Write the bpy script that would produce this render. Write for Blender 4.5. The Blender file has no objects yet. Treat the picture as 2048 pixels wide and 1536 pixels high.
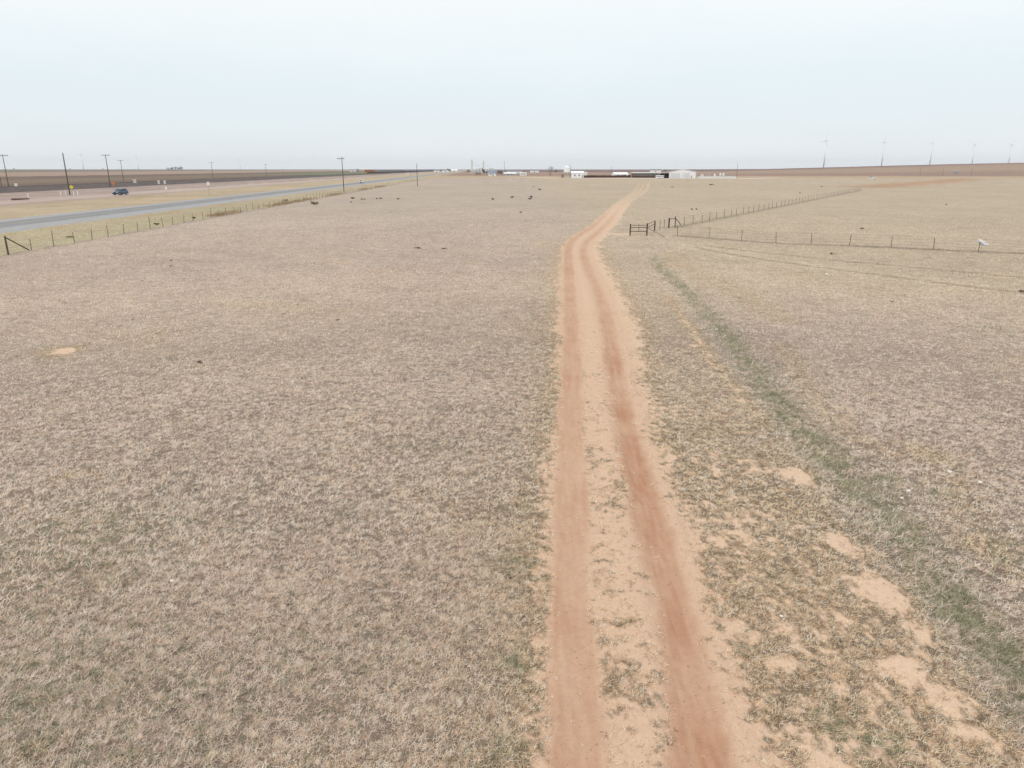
import bpy, math, random
import numpy as np
from mathutils import Vector

scene = bpy.context.scene
COL = scene.collection
rad = math.radians

# ------------------------------------------------------------------ camera
H = 8.0                      # drone height above the pasture
F = 1420.0                   # focal length in pixels of a 2048 wide frame
PITCH = math.atan((768 - 338) / F)
cam_d = bpy.data.cameras.new('camera')
cam_d.sensor_width = 36.0
cam_d.lens = 36.0 * F / 2048.0
cam_d.clip_start = 0.1
cam_d.clip_end = 60000
cam = bpy.data.objects.new('camera', cam_d)
COL.objects.link(cam)
cam.location = (0, 0, H)
cam.rotation_euler = (math.pi / 2 - PITCH, 0, 0)
scene.camera = cam

# ------------------------------------------------------------------ sky, sun, exposure
SUN_EL, SUN_AZ = rad(52), rad(215)       # behind the camera, a little to the left
world = bpy.data.worlds.new('World')
scene.world = world
world.use_nodes = True
nt = world.node_tree
nt.nodes.clear()
N = nt.nodes.new
out = N('ShaderNodeOutputWorld')
bg_sky = N('ShaderNodeBackground'); bg_sky.inputs['Strength'].default_value = 0.10
sky = N('ShaderNodeTexSky'); sky.sky_type = 'NISHITA'; sky.sun_disc = False
sky.sun_elevation = SUN_EL; sky.sun_rotation = SUN_AZ
sky.air_density = 1.0; sky.dust_density = 1.0; sky.ozone_density = 1.0
nt.links.new(sky.outputs[0], bg_sky.inputs['Color'])
# high thin overcast: a pale cloud sheet, brighter overhead, faintly streaked
tc = N('ShaderNodeTexCoord')
sep = N('ShaderNodeSeparateXYZ'); nt.links.new(tc.outputs['Generated'], sep.inputs[0])
mp = N('ShaderNodeMapping'); mp.inputs['Scale'].default_value = (2.2, 2.2, 9.0)
nt.links.new(tc.outputs['Generated'], mp.inputs['Vector'])
ns = N('ShaderNodeTexNoise'); ns.inputs['Scale'].default_value = 1.3; ns.inputs['Detail'].default_value = 5
ns.inputs['Roughness'].default_value = 0.5
nt.links.new(mp.outputs[0], ns.inputs['Vector'])
ma = N('ShaderNodeMath'); ma.operation = 'MULTIPLY_ADD'
nt.links.new(ns.outputs['Fac'], ma.inputs[0]); ma.inputs[1].default_value = 0.09
nt.links.new(sep.outputs['Z'], ma.inputs[2])
mb_ = N('ShaderNodeMath'); mb_.operation = 'SUBTRACT'; nt.links.new(ma.outputs[0], mb_.inputs[0]); mb_.inputs[1].default_value = 0.045
cr = N('ShaderNodeValToRGB')
nt.links.new(mb_.outputs[0], cr.inputs['Fac'])
el = cr.color_ramp.elements
el[0].position = 0.0; el[0].color = (0.93, 0.99, 1.05, 1)
el[1].position = 1.0; el[1].color = (1.22, 1.24, 1.25, 1)
for pos, c in ((0.05, (0.87, 0.935, 0.975)), (0.10, (0.87, 0.96, 0.995)), (0.18, (1.0, 1.05, 1.05)), (0.4, (1.14, 1.17, 1.18))):
    e = el.new(pos); e.color = (*c, 1)
bg_cl = N('ShaderNodeBackground'); bg_cl.inputs['Strength'].default_value = 1.0
nt.links.new(cr.outputs['Color'], bg_cl.inputs['Color'])
mx = N('ShaderNodeMixShader'); mx.inputs[0].default_value = 0.88
nt.links.new(bg_sky.outputs[0], mx.inputs[1]); nt.links.new(bg_cl.outputs[0], mx.inputs[2])
nt.links.new(mx.outputs[0], out.inputs['Surface'])

sun_d = bpy.data.lights.new('sun', 'SUN')
sun_d.energy = 1.1
sun_d.angle = rad(14)
sun_d.color = (1.0, 0.96, 0.90)
sun = bpy.data.objects.new('sun', sun_d)
COL.objects.link(sun)
sv = Vector((math.sin(SUN_AZ) * math.cos(SUN_EL), math.cos(SUN_AZ) * math.cos(SUN_EL), math.sin(SUN_EL)))
sun.rotation_euler = sv.to_track_quat('Z', 'Y').to_euler()

vs = scene.view_settings
vs.view_transform = 'Standard'; vs.look = 'None'; vs.exposure = 0.0; vs.gamma = 1.0
vs.use_curve_mapping = False
scene.cycles.use_denoising = True
scene.cycles.denoising_prefilter = 'ACCURATE'
scene.cycles.max_bounces = 5
scene.cycles.diffuse_bounces = 3
scene.cycles.glossy_bounces = 2
scene.cycles.volume_bounces = 0
scene.cycles.use_adaptive_sampling = False

# ------------------------------------------------------------------ geometry helpers
CP, SP = math.cos(PITCH), math.sin(PITCH)

def G(px, py):
    """the flat-ground point seen at a pixel of the 2048 x 1536 frame"""
    u = (px - 1024) / F; v = (py - 768) / F
    t = H / (SP + v * CP)
    return (u * t, (CP - v * SP) * t)

def GA(px, dist):
    """point on the ground at forward distance dist, below column px of the horizon"""
    return ((px - 1024) / F * CP * dist, dist)

def smooth(a, b, x):
    t = np.clip((x - a) / (b - a), 0, 1)
    return t * t * (3 - 2 * t)

def hash2(ix, iy, seed):
    h = (ix * 374761393 + iy * 668265263 + seed * 974634777) & 0xFFFFFFFF
    h = ((h ^ (h >> 13)) * 1274126177) & 0xFFFFFFFF
    h = ((h ^ (h >> 16)) * 2246822519) & 0xFFFFFFFF
    return (h ^ (h >> 15)) & 0xFFFFFFFF

_t = np.arange(1024) * (2 * math.pi / 1024)
COS_T, SIN_T = np.cos(_t), np.sin(_t)

def perlin(x, y, seed=0):
    x0 = np.floor(x); y0 = np.floor(y)
    fx = x - x0; fy = y - y0
    x0 = x0.astype(np.int64); y0 = y0.astype(np.int64)
    u = fx * fx * fx * (fx * (fx * 6 - 15) + 10); v = fy * fy * fy * (fy * (fy * 6 - 15) + 10)
    def g(ix, iy, dx, dy):
        a = hash2(ix, iy, seed) & 1023
        return COS_T[a] * dx + SIN_T[a] * dy
    n00 = g(x0, y0, fx, fy); n10 = g(x0 + 1, y0, fx - 1, fy)
    n01 = g(x0, y0 + 1, fx, fy - 1); n11 = g(x0 + 1, y0 + 1, fx - 1, fy - 1)
    return (n00 * (1 - u) + n10 * u) * (1 - v) + (n01 * (1 - u) + n11 * u) * v

def fbm(x, y, scale, octaves=4, seed=0, gain=0.5):
    """about -1..1; scale = size in metres of the largest lumps"""
    s = np.zeros_like(x); a = 1.0; f = 1.0 / scale; tot = 0
    for k in range(octaves):
        s += a * perlin(x * f + 17.3 * k, y * f - 9.1 * k, seed + k)
        tot += a; a *= gain; f *= 2.03
    return s / tot * 1.7

def polydist(x, y, pts, maxd=None):
    """distance to a polyline, and the signed side (+ = right of its direction)"""
    best = np.full(x.shape, 1e9); side = np.zeros_like(x)
    if maxd is not None:
        q = np.array(pts)
        m = (x > q[:, 0].min() - maxd) & (x < q[:, 0].max() + maxd) & (y > q[:, 1].min() - maxd) & (y < q[:, 1].max() + maxd)
        if m.any():
            best[m], side[m] = polydist(x[m], y[m], pts)
        return best, side
    for (ax, ay), (bx, by) in zip(pts[:-1], pts[1:]):
        dx, dy = bx - ax, by - ay; L2 = dx * dx + dy * dy
        t = np.clip(((x - ax) * dx + (y - ay) * dy) / L2, 0, 1)
        ex, ey = x - ax - t * dx, y - ay - t * dy
        d = np.hypot(ex, ey)
        s = np.sign(ex * dy - ey * dx)
        m = d < best
        best = np.where(m, d, best); side = np.where(m, s, side)
    return best, side

def smoothline(pts, k=4):
    """Catmull-Rom through the points"""
    P = [pts[0]] + list(pts) + [pts[-1]]
    o = []
    for i in range(1, len(P) - 2):
        p0, p1, p2, p3 = (np.array(q, float) for q in P[i - 1:i + 3])
        for t in np.linspace(0, 1, k, endpoint=False):
            o.append(tuple(0.5 * (2 * p1 + (p2 - p0) * t + (2 * p0 - 5 * p1 + 4 * p2 - p3) * t * t + (3 * p1 - p0 - 3 * p2 + p3) * t ** 3)))
    o.append(tuple(pts[-1]))
    return o

# highway frame: D runs along road, railway and roadside fence; LN points to the left of it
_d = np.array(((960 - 1024) / F * CP, 1.0)); D = _d / np.hypot(*_d)
LN = np.array((-D[1], D[0]))
def UW(u, w):
    p = LN * u + D * w
    return (float(p[0]), float(p[1]))
D_ANG = math.atan2(D[1], D[0])

# ------------------------------------------------------------------ the lie of the land
def pxl(*pts): return [G(*p) for p in pts]
LEFT_RUT = smoothline([G(1165, 1700), G(1158, 1536), G(1150, 1400), G(1142, 1200), G(1141, 1000), G(1141, 850), G(1143, 720), G(1141, 620), G(1138, 550), G(1136, 512), G(1140, 488), G(1156, 471), G(1182, 455), G(1203, 437), G(1222, 418), G(1243, 400), G(1272, 379), G(1279, 366)])
RIGHT_RUT = smoothline([G(1440, 1700), G(1408, 1536), G(1390, 1420), G(1360, 1280), G(1330, 1150), G(1300, 1040), G(1270, 930), G(1247, 830), G(1232, 750), G(1216, 650), G(1196, 580), G(1176, 535), G(1167, 508), G(1171, 488), G(1190, 469), G(1217, 444), G(1236, 420), G(1258, 401), G(1290, 380), G(1296, 366)])
SWALE = smoothline(pxl((1310, 520), (1380, 590), (1440, 652), (1480, 700), (1530, 765), (1600, 850), (1690, 945), (1760, 1015), (1850, 1120), (1960, 1250), (2090, 1390), (2250, 1560)))
SOIL_LINES = [   # polyline, half width in m, strength
    (smoothline(pxl((1545, 880), (1610, 960), (1660, 1060), (1720, 1150), (1800, 1230), (1850, 1330), (1960, 1440), (2100, 1560))), 0.8, 0.36),
    (smoothline(pxl((1440, 1150), (1480, 1250), (1560, 1330), (1620, 1430), (1660, 1540))), 0.8, 0.34),
    (smoothline(pxl((1330, 590), (1370, 640), (1400, 685), (1450, 750), (1490, 800), (1530, 850))), 0.55, 0.46),
    (smoothline(pxl((1560, 690), (1640, 800), (1700, 870), (1800, 905), (1900, 925), (1960, 1080), (2100, 1170))), 0.6, 0.26),
    (smoothline(pxl((1340, 515), (1420, 560), (1500, 600), (1560, 640))), 1.2, 0.26),
    (smoothline(pxl((1400, 481), (1560, 492), (1700, 499), (1860, 507), (2048, 515))), 0.5, 0.40),
    (smoothline(pxl((1178, 680), (1166, 600), (1155, 540), (1152, 505), (1158, 484), (1185, 466))), 2.0, 0.90),
    (smoothline(pxl((1160, 470), (1190, 467), (1255, 468))), 1.8, 0.62),
    (smoothline(pxl((1150, 492), (1160, 480), (1195, 470))), 1.3, 0.66),
]
SOIL_SPOTS = [((1600, 950), 0.8, 0.60), ((1690, 1085), 0.75, 0.62), ((1765, 1185), 0.8, 0.62), ((1690, 1245), 0.5, 0.5), ((1840, 1260), 0.6, 0.5), ((1475, 1265), 0.6, 0.6), ((1560, 1330), 0.55, 0.5), ((1800, 1340), 0.6, 0.55),
              ((1900, 1400), 0.7, 0.5), ((1640, 1505), 0.6, 0.5), ((1960, 1480), 0.7, 0.5), ((1750, 1400), 0.5, 0.5), ((1400, 1010), 0.6, 0.5), ((1480, 800), 0.5, 0.5), ((1395, 690), 0.5, 0.5), ((1500, 1130), 0.5, 0.4), ((1850, 905), 0.7, 0.42), ((1960, 1090), 0.6, 0.42),
              ((128, 702), 0.75, 0.75), ((100, 702), 0.7, 0.45), ((130, 950), 0.3, 0.4), ((1330, 530), 1.6, 0.45), ((1260, 478), 1.5, 0.4), ((60, 1500), 0.2, 0.3)]
GREEN_SPOTS = [((1035, 1125), 0.55, 0.8), ((1060, 1015), 0.5, 0.6), ((1035, 1330), 0.35, 0.9), ((1000, 1520), 0.5, 0.6), ((1685, 1455), 0.45, 1.0), ((1750, 1490), 0.4, 0.8),
               ((1760, 955), 0.5, 0.9), ((1700, 965), 0.4, 0.9), ((1880, 985), 0.5, 0.7), ((1470, 1290), 0.4, 0.45), ((200, 1090), 2.6, 0.42), ((300, 1450), 2.0, 0.35), ((620, 1320), 2.0, 0.2), ((60, 1250), 1.5, 0.3), ((850, 890), 0.8, 0.35),
               ((60, 1400), 2.2, 0.5), ((1560, 1160), 0.35, 0.5), ((2010, 1100), 0.7, 0.5), ((2000, 660), 1.5, 0.5), ((1860, 1000), 0.4, 0.5), ((640, 1040), 1.0, 0.22)]
FENCE_FAR = [G(1350, 455), G(1722, 381)]
FENCE_SIDE = [G(1355, 472), G(1481, 481), G(1552, 486), G(1700, 492), G(1867, 500), G(2048, 507), G(2300, 519)]

def height(x, y):
    r = np.hypot(x, y); az = np.arctan2(x, y)
    back = np.abs(az) < 1.8
    h = 27.0 * smooth(rad(7), rad(40), az) * (az < 2.5) * smooth(1000, 2600, r)
    h = h + 3.0 * smooth(rad(-12), rad(-34), az) * smooth(2500, 4500, r)
    return h

def near_height(x, y):
    """height with the small relief near the camera"""
    h = height(x, y)
    r = np.hypot(x, y)
    m = r < 170
    if m.any():
        X, Y = x[m], y[m]
        f = 1 - smooth(90, 165, r[m])
        z = 0.10 * fbm(X, Y, 9.0, 3, 11) + 0.035 * fbm(X, Y, 0.9, 2, 12) + 0.022 * fbm(X, Y, 0.24, 2, 13)
        dl, _ = polydist(X, Y, LEFT_RUT, 4.0); dr, _ = polydist(X, Y, RIGHT_RUT, 4.0); ds, _ = polydist(X, Y, SWALE, 6.0)
        z -= 0.07 * np.exp(-(dl / 0.36) ** 2) + 0.10 * np.exp(-(dr / 0.34) ** 2)
        z += 0.045 * np.exp(-((dr - 0.58) / 0.16) ** 2)
        z += 0.02 * (perlin(dl / 0.11, Y / 0.9, 14) * np.exp(-(dl / 0.45) ** 2) + perlin(dr / 0.11, Y / 0.9, 15) * np.exp(-(dr / 0.42) ** 2)) * (dl < 3)
        z -= 0.16 * np.exp(-(ds / 1.1) ** 2)
        mx_, my_ = G(1345, 515)
        z += 0.5 * np.exp(-(((X - mx_) / 3.2) ** 2 + ((Y - my_) / 3.5) ** 2))
        h = h.copy(); h[m] += z * f
    return h

def fields(x, y):
    """grass / field colour (albedo), bare soil 0..1, wheel wear 0..1, green 0..1"""
    r = np.hypot(x, y)
    u = x * LN[0] + y * LN[1]; w = x * D[0] + y * D[1]
    n = x.size
    big = fbm(x, y, 26.0, 4, 1); mid = fbm(x, y, 4.2, 4, 2); sml = fbm(x, y, 0.8, 3, 3); huge = fbm(x, y, 140.0, 3, 4)
    # pasture
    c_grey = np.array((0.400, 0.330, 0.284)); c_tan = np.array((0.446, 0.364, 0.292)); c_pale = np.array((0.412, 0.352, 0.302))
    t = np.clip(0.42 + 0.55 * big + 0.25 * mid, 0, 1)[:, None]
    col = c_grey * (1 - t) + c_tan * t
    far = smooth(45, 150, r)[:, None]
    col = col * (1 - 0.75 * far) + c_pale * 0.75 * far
    # right-hand pasture yellower
    dfs, sfs = polydist(x, y, FENCE_SIDE, 6.0)
    rt = (smooth(2, 22, x) * smooth(40, 62, r) * (r < 900))[:, None]
    col = col * (1 - 0.7 * rt) + np.array((0.430, 0.362, 0.270)) * 0.7 * rt
    col *= (1 + 0.11 * mid + 0.10 * sml * (r < 120) + 0.08 * big + 0.04 * huge)[:, None]
    warm = smooth(0.1, 0.8, fbm(x, y, 6.5, 3, 5))[:, None] * 0.5
    col = col * (1 - warm) + col * np.array((1.03, 0.98, 0.86)) * warm
    green = np.zeros(n); soil = np.zeros(n); wear = np.zeros(n)
    m = r < 700
    X, Y = x[m], y[m]
    R = r[m]
    dl, sl = polydist(X, Y, LEFT_RUT); dr, sr = polydist(X, Y, RIGHT_RUT)
    jag = 0.13 * fbm(X, Y, 0.5, 4, 21, 0.6) + 0.14 * fbm(X, Y, 4.0, 2, 22)
    widen = smooth(120, 420, R) * 0.25
    wl = 1 - smooth(0.26 + widen, 0.62 + widen, dl + jag * 0.8); wr = 1 - smooth(0.16 + widen, 0.66 + widen, dr + jag * 0.9)
    between = (sl > 0) & (sr < 0) & (dl < 2.6) & (dr < 2.6)
    p = np.zeros(X.size)
    p = np.maximum(p, np.where(between, 0.60 + 0.12 * smooth(28, 50, R), 0))                                           # crown of the track
    p = np.maximum(p, np.where(sr > 0, (0.62 + 0.10 * smooth(22, 40, R)) * np.exp(-(dr / (1.3 + 0.7 * smooth(18, 40, R))) ** 2) + 0.14 * np.exp(-(dr / 3.4) ** 2), 0))                # right fringe
    p = np.maximum(p, np.where(sl < 0, 0.44 * np.exp(-(dl / 0.95) ** 2) + 0.19 * np.exp(-(dl / 3.0) ** 2), 0))                # left fringe
    nearf = 1 - smooth(22, 60, R)
    ds, ss = polydist(X, Y, SWALE)
    p = np.maximum(p, np.where((sr > 0) & (ss > 0), (0.24 * (1 - smooth(12, 34, R)) + 0.20), 0) * (1 - smooth(45, 80, R)) * (0.25 + 0.75 * smooth(0.3, 2.4, ds + 0.8 * fbm(X, Y, 1.4, 2, 55))))   # ground between track and swale
    for pts, hw, st in SOIL_LINES:
        d, _ = polydist(X, Y, pts, 6.0)
        p = np.maximum(p, st * np.exp(-(d / hw) ** 2) + 0)
    for (q, rr, st) in SOIL_SPOTS:
        gx, gy = G(*q)
        p = np.maximum(p, st * 1.15 * np.exp(-(((X - gx) / rr) ** 2 + ((Y - gy) / (rr * 1.2)) ** 2)))
    p = p - 0.45 * np.exp(-(ds / 0.75) ** 2) * (1 - smooth(55, 75, R))
    # far dirt on the right, on the skyline side of the second pasture
    nz = 0.5 + 0.40 * fbm(X, Y, 0.30, 4, 31, 0.7) + 0.20 * fbm(X, Y, 2.2, 3, 32)
    bare = smooth(-0.24, 0.22, p - nz)
    bare = np.where(p < 0.04, 0, bare)
    fade = 1 - 0.50 * smooth(85, 220, R)
    soil[m] = np.maximum(bare, np.maximum(wl, wr)) * fade
    # thin, browner grass on and round the bare ground
    k = np.clip(p * 2.2, 0, 0.9)[:, None] * (1 - smooth(60, 110, R))[:, None]
    col[m] = col[m] * (1 - k) + np.array((0.405, 0.318, 0.226)) * k
    broken = 0.86 + 0.32 * fbm(X, Y, 3.0, 3, 41)
    streak = 1 + 0.32 * perlin(dl * sl / 0.16, Y / 2.2, 43) + 0.25 * perlin(X / 0.10, Y / 0.7, 44)
    base_w = 0.30 * np.exp(-(np.minimum(dl, dr) / 1.1) ** 2)
    wear[m] = np.clip(np.maximum(np.maximum(0.68 * wl, (0.90 - 0.28 * smooth(16, 45, R)) * wr) * broken * streak, base_w), 0, 1) * (1 - 0.8 * smooth(75, 180, R))
    g = 1.0 * np.exp(-(ds / 0.72) ** 2) * np.clip(0.72 + 0.8 * fbm(X, Y, 1.3, 4, 51), 0.15, 1) * (1 - smooth(58, 80, R))
    for (q, rr, st) in GREEN_SPOTS:
        gx, gy = G(*q)
        g = np.maximum(g, st * np.exp(-(((X - gx) / rr) ** 2 + ((Y - gy) / rr) ** 2)) * np.clip(0.7 + 1.1 * fbm(X, Y, 0.5, 3, 52), 0, 1))
    g = np.maximum(g, 0.30 * smooth(0.45, 0.9, fbm(X, Y, 3.5, 3, 53) + 0.15 * big[m]) * (1 - smooth(40, 70, R)))
    dfar, _ = polydist(X, Y, FENCE_FAR, 8.0)
    g = np.maximum(g, 0.28 * np.exp(-(dfar / 1.6) ** 2) * (R < 150))
    green[m] = g
    # darker weeds along the fences
    dside = dfs[m]
    cm = col[m].copy()
    wd = np.exp(-(dside / 0.7) ** 2) * 0.48 + np.exp(-((u[m] - 46.3) / 1.1) ** 2) * 0.28 * (w[m] > 40) + np.exp(-(dfar / 0.8) ** 2) * 0.30
    cm *= (1 - wd)[:, None]
    # faint old wheel marks to the right, towards the side fence
    for off in ((1395, 497, 1600, 530, 2090, 592), (1388, 490, 1620, 515, 2100, 560)):
        pts = smoothline(pxl((off[0], off[1]), (off[2], off[3]), (off[4], off[5])))
        d, _ = polydist(X, Y, pts, 3.0)
        cm *= (1 - 0.34 * np.exp(-(d / 0.35) ** 2) + 0.12 * np.exp(-((d - 0.9) / 0.4) ** 2))[:, None]
    col[m] = cm
    # ---- beyond the roadside fence
    def put(mask, c, noise=0.12, a=1.0):
        cc = np.array(c) * (1 + noise * (0.6 * big + 0.6 * mid + huge * 0.5))[:, None]
        k = (mask * a)[:, None]
        return col * (1 - k) + cc * k
    def band(a, b, soft=2.0):
        j = 1.6 * mid
        return smooth(a - soft, a + soft, u + j) * (1 - smooth(b - soft, b + soft, u + j))
    wp = smooth(-400, -200, w)
    col = put(band(46.5, 63, 1.0), (0.415, 0.35, 0.25), 0.25)
    col = put(band(47, 62, 1.5) * smooth(0.0, 0.5, big + 0.4) * (1 - smooth(120, 260, w)), (0.33, 0.315, 0.20), 0.3, 0.5)
    col = put(band(58.5, 63, 0.8) * smooth(0.1, 0.5, fbm(x, y, 9.0, 3, 61)), (0.42, 0.27, 0.16), 0.2, 0.7)
    col = put(band(77, 110, 2.0), (0.42, 0.345, 0.25), 0.22)
    stk = fbm(u * 6.0, w, 40.0, 3, 63)
    col = put(band(78, 108, 2.0) * smooth(0.0, 0.5, stk), (0.37, 0.31, 0.19), 0.2, 0.8)

    col = put(band(80, 96, 3.0) * smooth(0.0, 0.4, fbm(x, y, 20.0, 3, 62)), (0.48, 0.365, 0.26), 0.25, 0.7)
    col = put(band(108, 168, 3.0), (0.355, 0.285, 0.255), 0.2)
    col = put(band(112, 126, 2.0), (0.44, 0.36, 0.325), 0.12)
    col = put(band(126, 168, 4.0) * smooth(-0.1, 0.4, stk), (0.29, 0.235, 0.215), 0.15, 0.85)
    col = put(band(110, 150, 3.0) * smooth(0.2, 0.6, -stk), (0.46, 0.385, 0.35), 0.15, 0.7)
    col = put(band(168, 520, 4.0), (0.165, 0.125, 0.105), 0.12)
    col = put(band(186, 262, 4.0) * (1 - smooth(190, 330, w)), (0.125, 0.165, 0.105), 0.12, 0.9)
    col = put(band(262, 360, 6.0) * smooth(150, 260, w), (0.21, 0.165, 0.125), 0.1, 0.8)
    col = put(band(520, 1150, 12.0), (0.33, 0.245, 0.20), 0.08)
    col = put(band(1150, 60000, 30.0), (0.20, 0.16, 0.15), 0.10)
    col = put(band(1500, 2400, 40.0), (0.17, 0.19, 0.12), 0.10, 0.7)
    col = put(band(205, 345, 12.0) * smooth(1050, 1150, w) * (1 - smooth(3200, 4200, w)), (0.165, 0.20, 0.115), 0.10)
    # far right: tan strip, then ploughed red-brown ground up to the skyline
    rz = (1 - smooth(38, 60, u))
    yl = y + 0.10 * x
    col = put(rz * smooth(660, 720, yl + 25 * big), (0.42, 0.325, 0.225), 0.10, 0.8)
    col = put(rz * smooth(860, 940, yl + 40 * huge), (0.29, 0.205, 0.17), 0.10)
    col = put(rz * smooth(1250, 1350, yl) * (1 - smooth(1700, 1850, yl)), (0.34, 0.26, 0.20), 0.08, 0.8)
    col = put(rz * smooth(1900, 2100, yl), (0.185, 0.13, 0.125), 0.08)
    # reddish dirt along the far lane on the right
    if m.any():
        d, _ = polydist(x, y, pxl((1740, 374), (1800, 369), (1870, 364), (1930, 358)))
        col = put(np.exp(-(d / 14.0) ** 2), (0.40, 0.255, 0.17), 0.15, 0.85)
    return col, soil, wear, green

# ------------------------------------------------------------------ materials
MATS = {}
def mat(name, color, rough=0.7, var=0.12, scale=3.0, metal=0.0, bump=0.0, spec=0.3):
    if name in MATS: return MATS[name]
    m = bpy.data.materials.new(name); m.use_nodes = True
    t = m.node_tree; b = t.nodes['Principled BSDF']
    b.inputs['Roughness'].default_value = rough; b.inputs['Metallic'].default_value = metal
    b.inputs['Specular IOR Level'].default_value = spec
    tcn = t.nodes.new('ShaderNodeTexCoord')
    no = t.nodes.new('ShaderNodeTexNoise'); no.inputs['Scale'].default_value = scale; no.inputs['Detail'].default_value = 6
    t.links.new(tcn.outputs['Object'], no.inputs['Vector'])
    r = t.nodes.new('ShaderNodeMapRange'); r.inputs['From Min'].default_value = 0.25; r.inputs['From Max'].default_value = 0.75
    r.inputs['To Min'].default_value = 1 - var; r.inputs['To Max'].default_value = 1 + var
    t.links.new(no.outputs['Fac'], r.inputs['Value'])
    mu = t.nodes.new('ShaderNodeVectorMath'); mu.operation = 'SCALE'
    mu.inputs[0].default_value = color
    t.links.new(r.outputs[0], mu.inputs['Scale'])
    t.links.new(mu.outputs[0], b.inputs['Base Color'])
    if bump:
        bp = t.nodes.new('ShaderNodeBump'); bp.inputs['Strength'].default_value = bump; bp.inputs['Distance'].default_value = 0.02
        t.links.new(no.outputs['Fac'], bp.inputs['Height']); t.links.new(bp.outputs[0], b.inputs['Normal'])
    MATS[name] = m
    return m

def ground_material():
    m = bpy.data.materials.new('pasture_ground'); m.use_nodes = True
    t = m.node_tree; b = t.nodes['Principled BSDF']; Nn = t.nodes.new; L = t.links.new
    b.inputs['Roughness'].default_value = 0.95; b.inputs['Specular IOR Level'].default_value = 0.05
    geo = Nn('ShaderNodeNewGeometry')
    def attr(nm):
        a = Nn('ShaderNodeAttribute'); a.attribute_name = nm; return a
    fa, so, we = attr('field_colour'), attr('soil'), attr('wear')
    def noise(scale, detail=5, rough=0.6):
        n_ = Nn('ShaderNodeTexNoise'); n_.inputs['Scale'].default_value = scale; n_.inputs['Detail'].default_value = detail
        n_.inputs['Roughness'].default_value = rough; L(geo.outputs['Position'], n_.inputs['Vector']); return n_
    def rng(sock, a, b_, c, d):
        r = Nn('ShaderNodeMapRange'); L(sock, r.inputs['Value'])
        for k, v in zip(('From Min', 'From Max', 'To Min', 'To Max'), (a, b_, c, d)): r.inputs[k].default_value = v
        return r.outputs[0]
    def math_(op, a, b_):
        x = Nn('ShaderNodeMath'); x.operation = op
        for i, s in enumerate((a, b_)):
            if isinstance(s, (int, float)): x.inputs[i].default_value = s
            else: L(s, x.inputs[i])
        return x.outputs[0]
    n1 = noise(1.1, 8, 0.72); n2 = noise(9.0, 6, 0.7); n3 = noise(45.0, 4, 0.65)
    k = math_('MULTIPLY', rng(n1.outputs['Fac'], 0.3, 0.7, 0.80, 1.20), rng(n2.outputs['Fac'], 0.3, 0.7, 0.72, 1.28))
    gcol = Nn('ShaderNodeVectorMath'); gcol.operation = 'SCALE'; L(fa.outputs['Color'], gcol.inputs[0]); L(k, gcol.inputs['Scale'])
    ks = math_('MULTIPLY', rng(n2.outputs['Fac'], 0.3, 0.7, 0.93, 1.07), rng(n3.outputs['Fac'], 0.3, 0.7, 0.90, 1.08))
    wmix = Nn('ShaderNodeMix'); wmix.data_type = 'RGBA'
    L(we.outputs['Fac'], wmix.inputs['Factor'])
    wmix.inputs['A'].default_value = (0.605, 0.440, 0.315, 1); wmix.inputs['B'].default_value = (0.395, 0.210, 0.130, 1)
    scol = Nn('ShaderNodeVectorMath'); scol.operation = 'SCALE'; L(wmix.outputs['Result'], scol.inputs[0]); L(ks, scol.inputs['Scale'])
    fac = math_('ADD', so.outputs['Fac'], math_('MULTIPLY', math_('SUBTRACT', n2.outputs['Fac'], 0.5), 0.55))
    fac = rng(fac, 0.22, 0.74, 0.0, 1.0)
    fac = math_('MULTIPLY', fac, rng(so.outputs['Fac'], 0.0, 0.12, 0.0, 1.0))
    mixc = Nn('ShaderNodeMix'); mixc.data_type = 'RGBA'
    L(fac, mixc.inputs['Factor']); L(gcol.outputs[0], mixc.inputs['A']); L(scol.outputs[0], mixc.inputs['B'])
    L(mixc.outputs['Result'], b.inputs['Base Color'])
    hh = math_('ADD', math_('MULTIPLY', n1.outputs['Fac'], 0.6), math_('MULTIPLY', n2.outputs['Fac'], 0.22))
    hh = math_('ADD', hh, math_('MULTIPLY', n3.outputs['Fac'], 0.06))
    bp = Nn('ShaderNodeBump'); bp.inputs['Distance'].default_value = 0.22
    L(rng(fac, 0, 1, 0.75, 0.22), bp.inputs['Strength'])
    L(hh, bp.inputs['Height']); L(bp.outputs[0], b.inputs['Normal'])
    return m

def grass_material():
    m = bpy.data.materials.new('dry_grass'); m.use_nodes = True
    t = m.node_tree; b = t.nodes['Principled BSDF']; L = t.links.new
    a = t.nodes.new('ShaderNodeAttribute'); a.attribute_name = 'tint'
    L(a.outputs['Color'], b.inputs['Base Color'])
    b.inputs['Roughness'].default_value = 0.75; b.inputs['Specular IOR Level'].default_value = 0.15
    tr = t.nodes.new('ShaderNodeBsdfTranslucent'); L(a.outputs['Color'], tr.inputs['Color'])
    mxs = t.nodes.new('ShaderNodeMixShader'); mxs.inputs[0].default_value = 0.35
    o = t.nodes['Material Output']
    L(b.outputs[0], mxs.inputs[1]); L(tr.outputs[0], mxs.inputs[2]); L(mxs.outputs[0], o.inputs['Surface'])
    return m

# ------------------------------------------------------------------ ground sheet
def put_mesh(me, verts, faces_flat, nper):
    nv = len(verts); nf = len(faces_flat) // nper
    me.vertices.add(nv); me.vertices.foreach_set('co', np.asarray(verts, np.float32).ravel())
    me.loops.add(nf * nper); me.loops.foreach_set('vertex_index', np.asarray(faces_flat, np.int32))
    me.polygons.add(nf)
    me.polygons.foreach_set('loop_start', np.arange(0, nf * nper, nper, dtype=np.int32))
    me.update(calc_edges=True)

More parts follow.
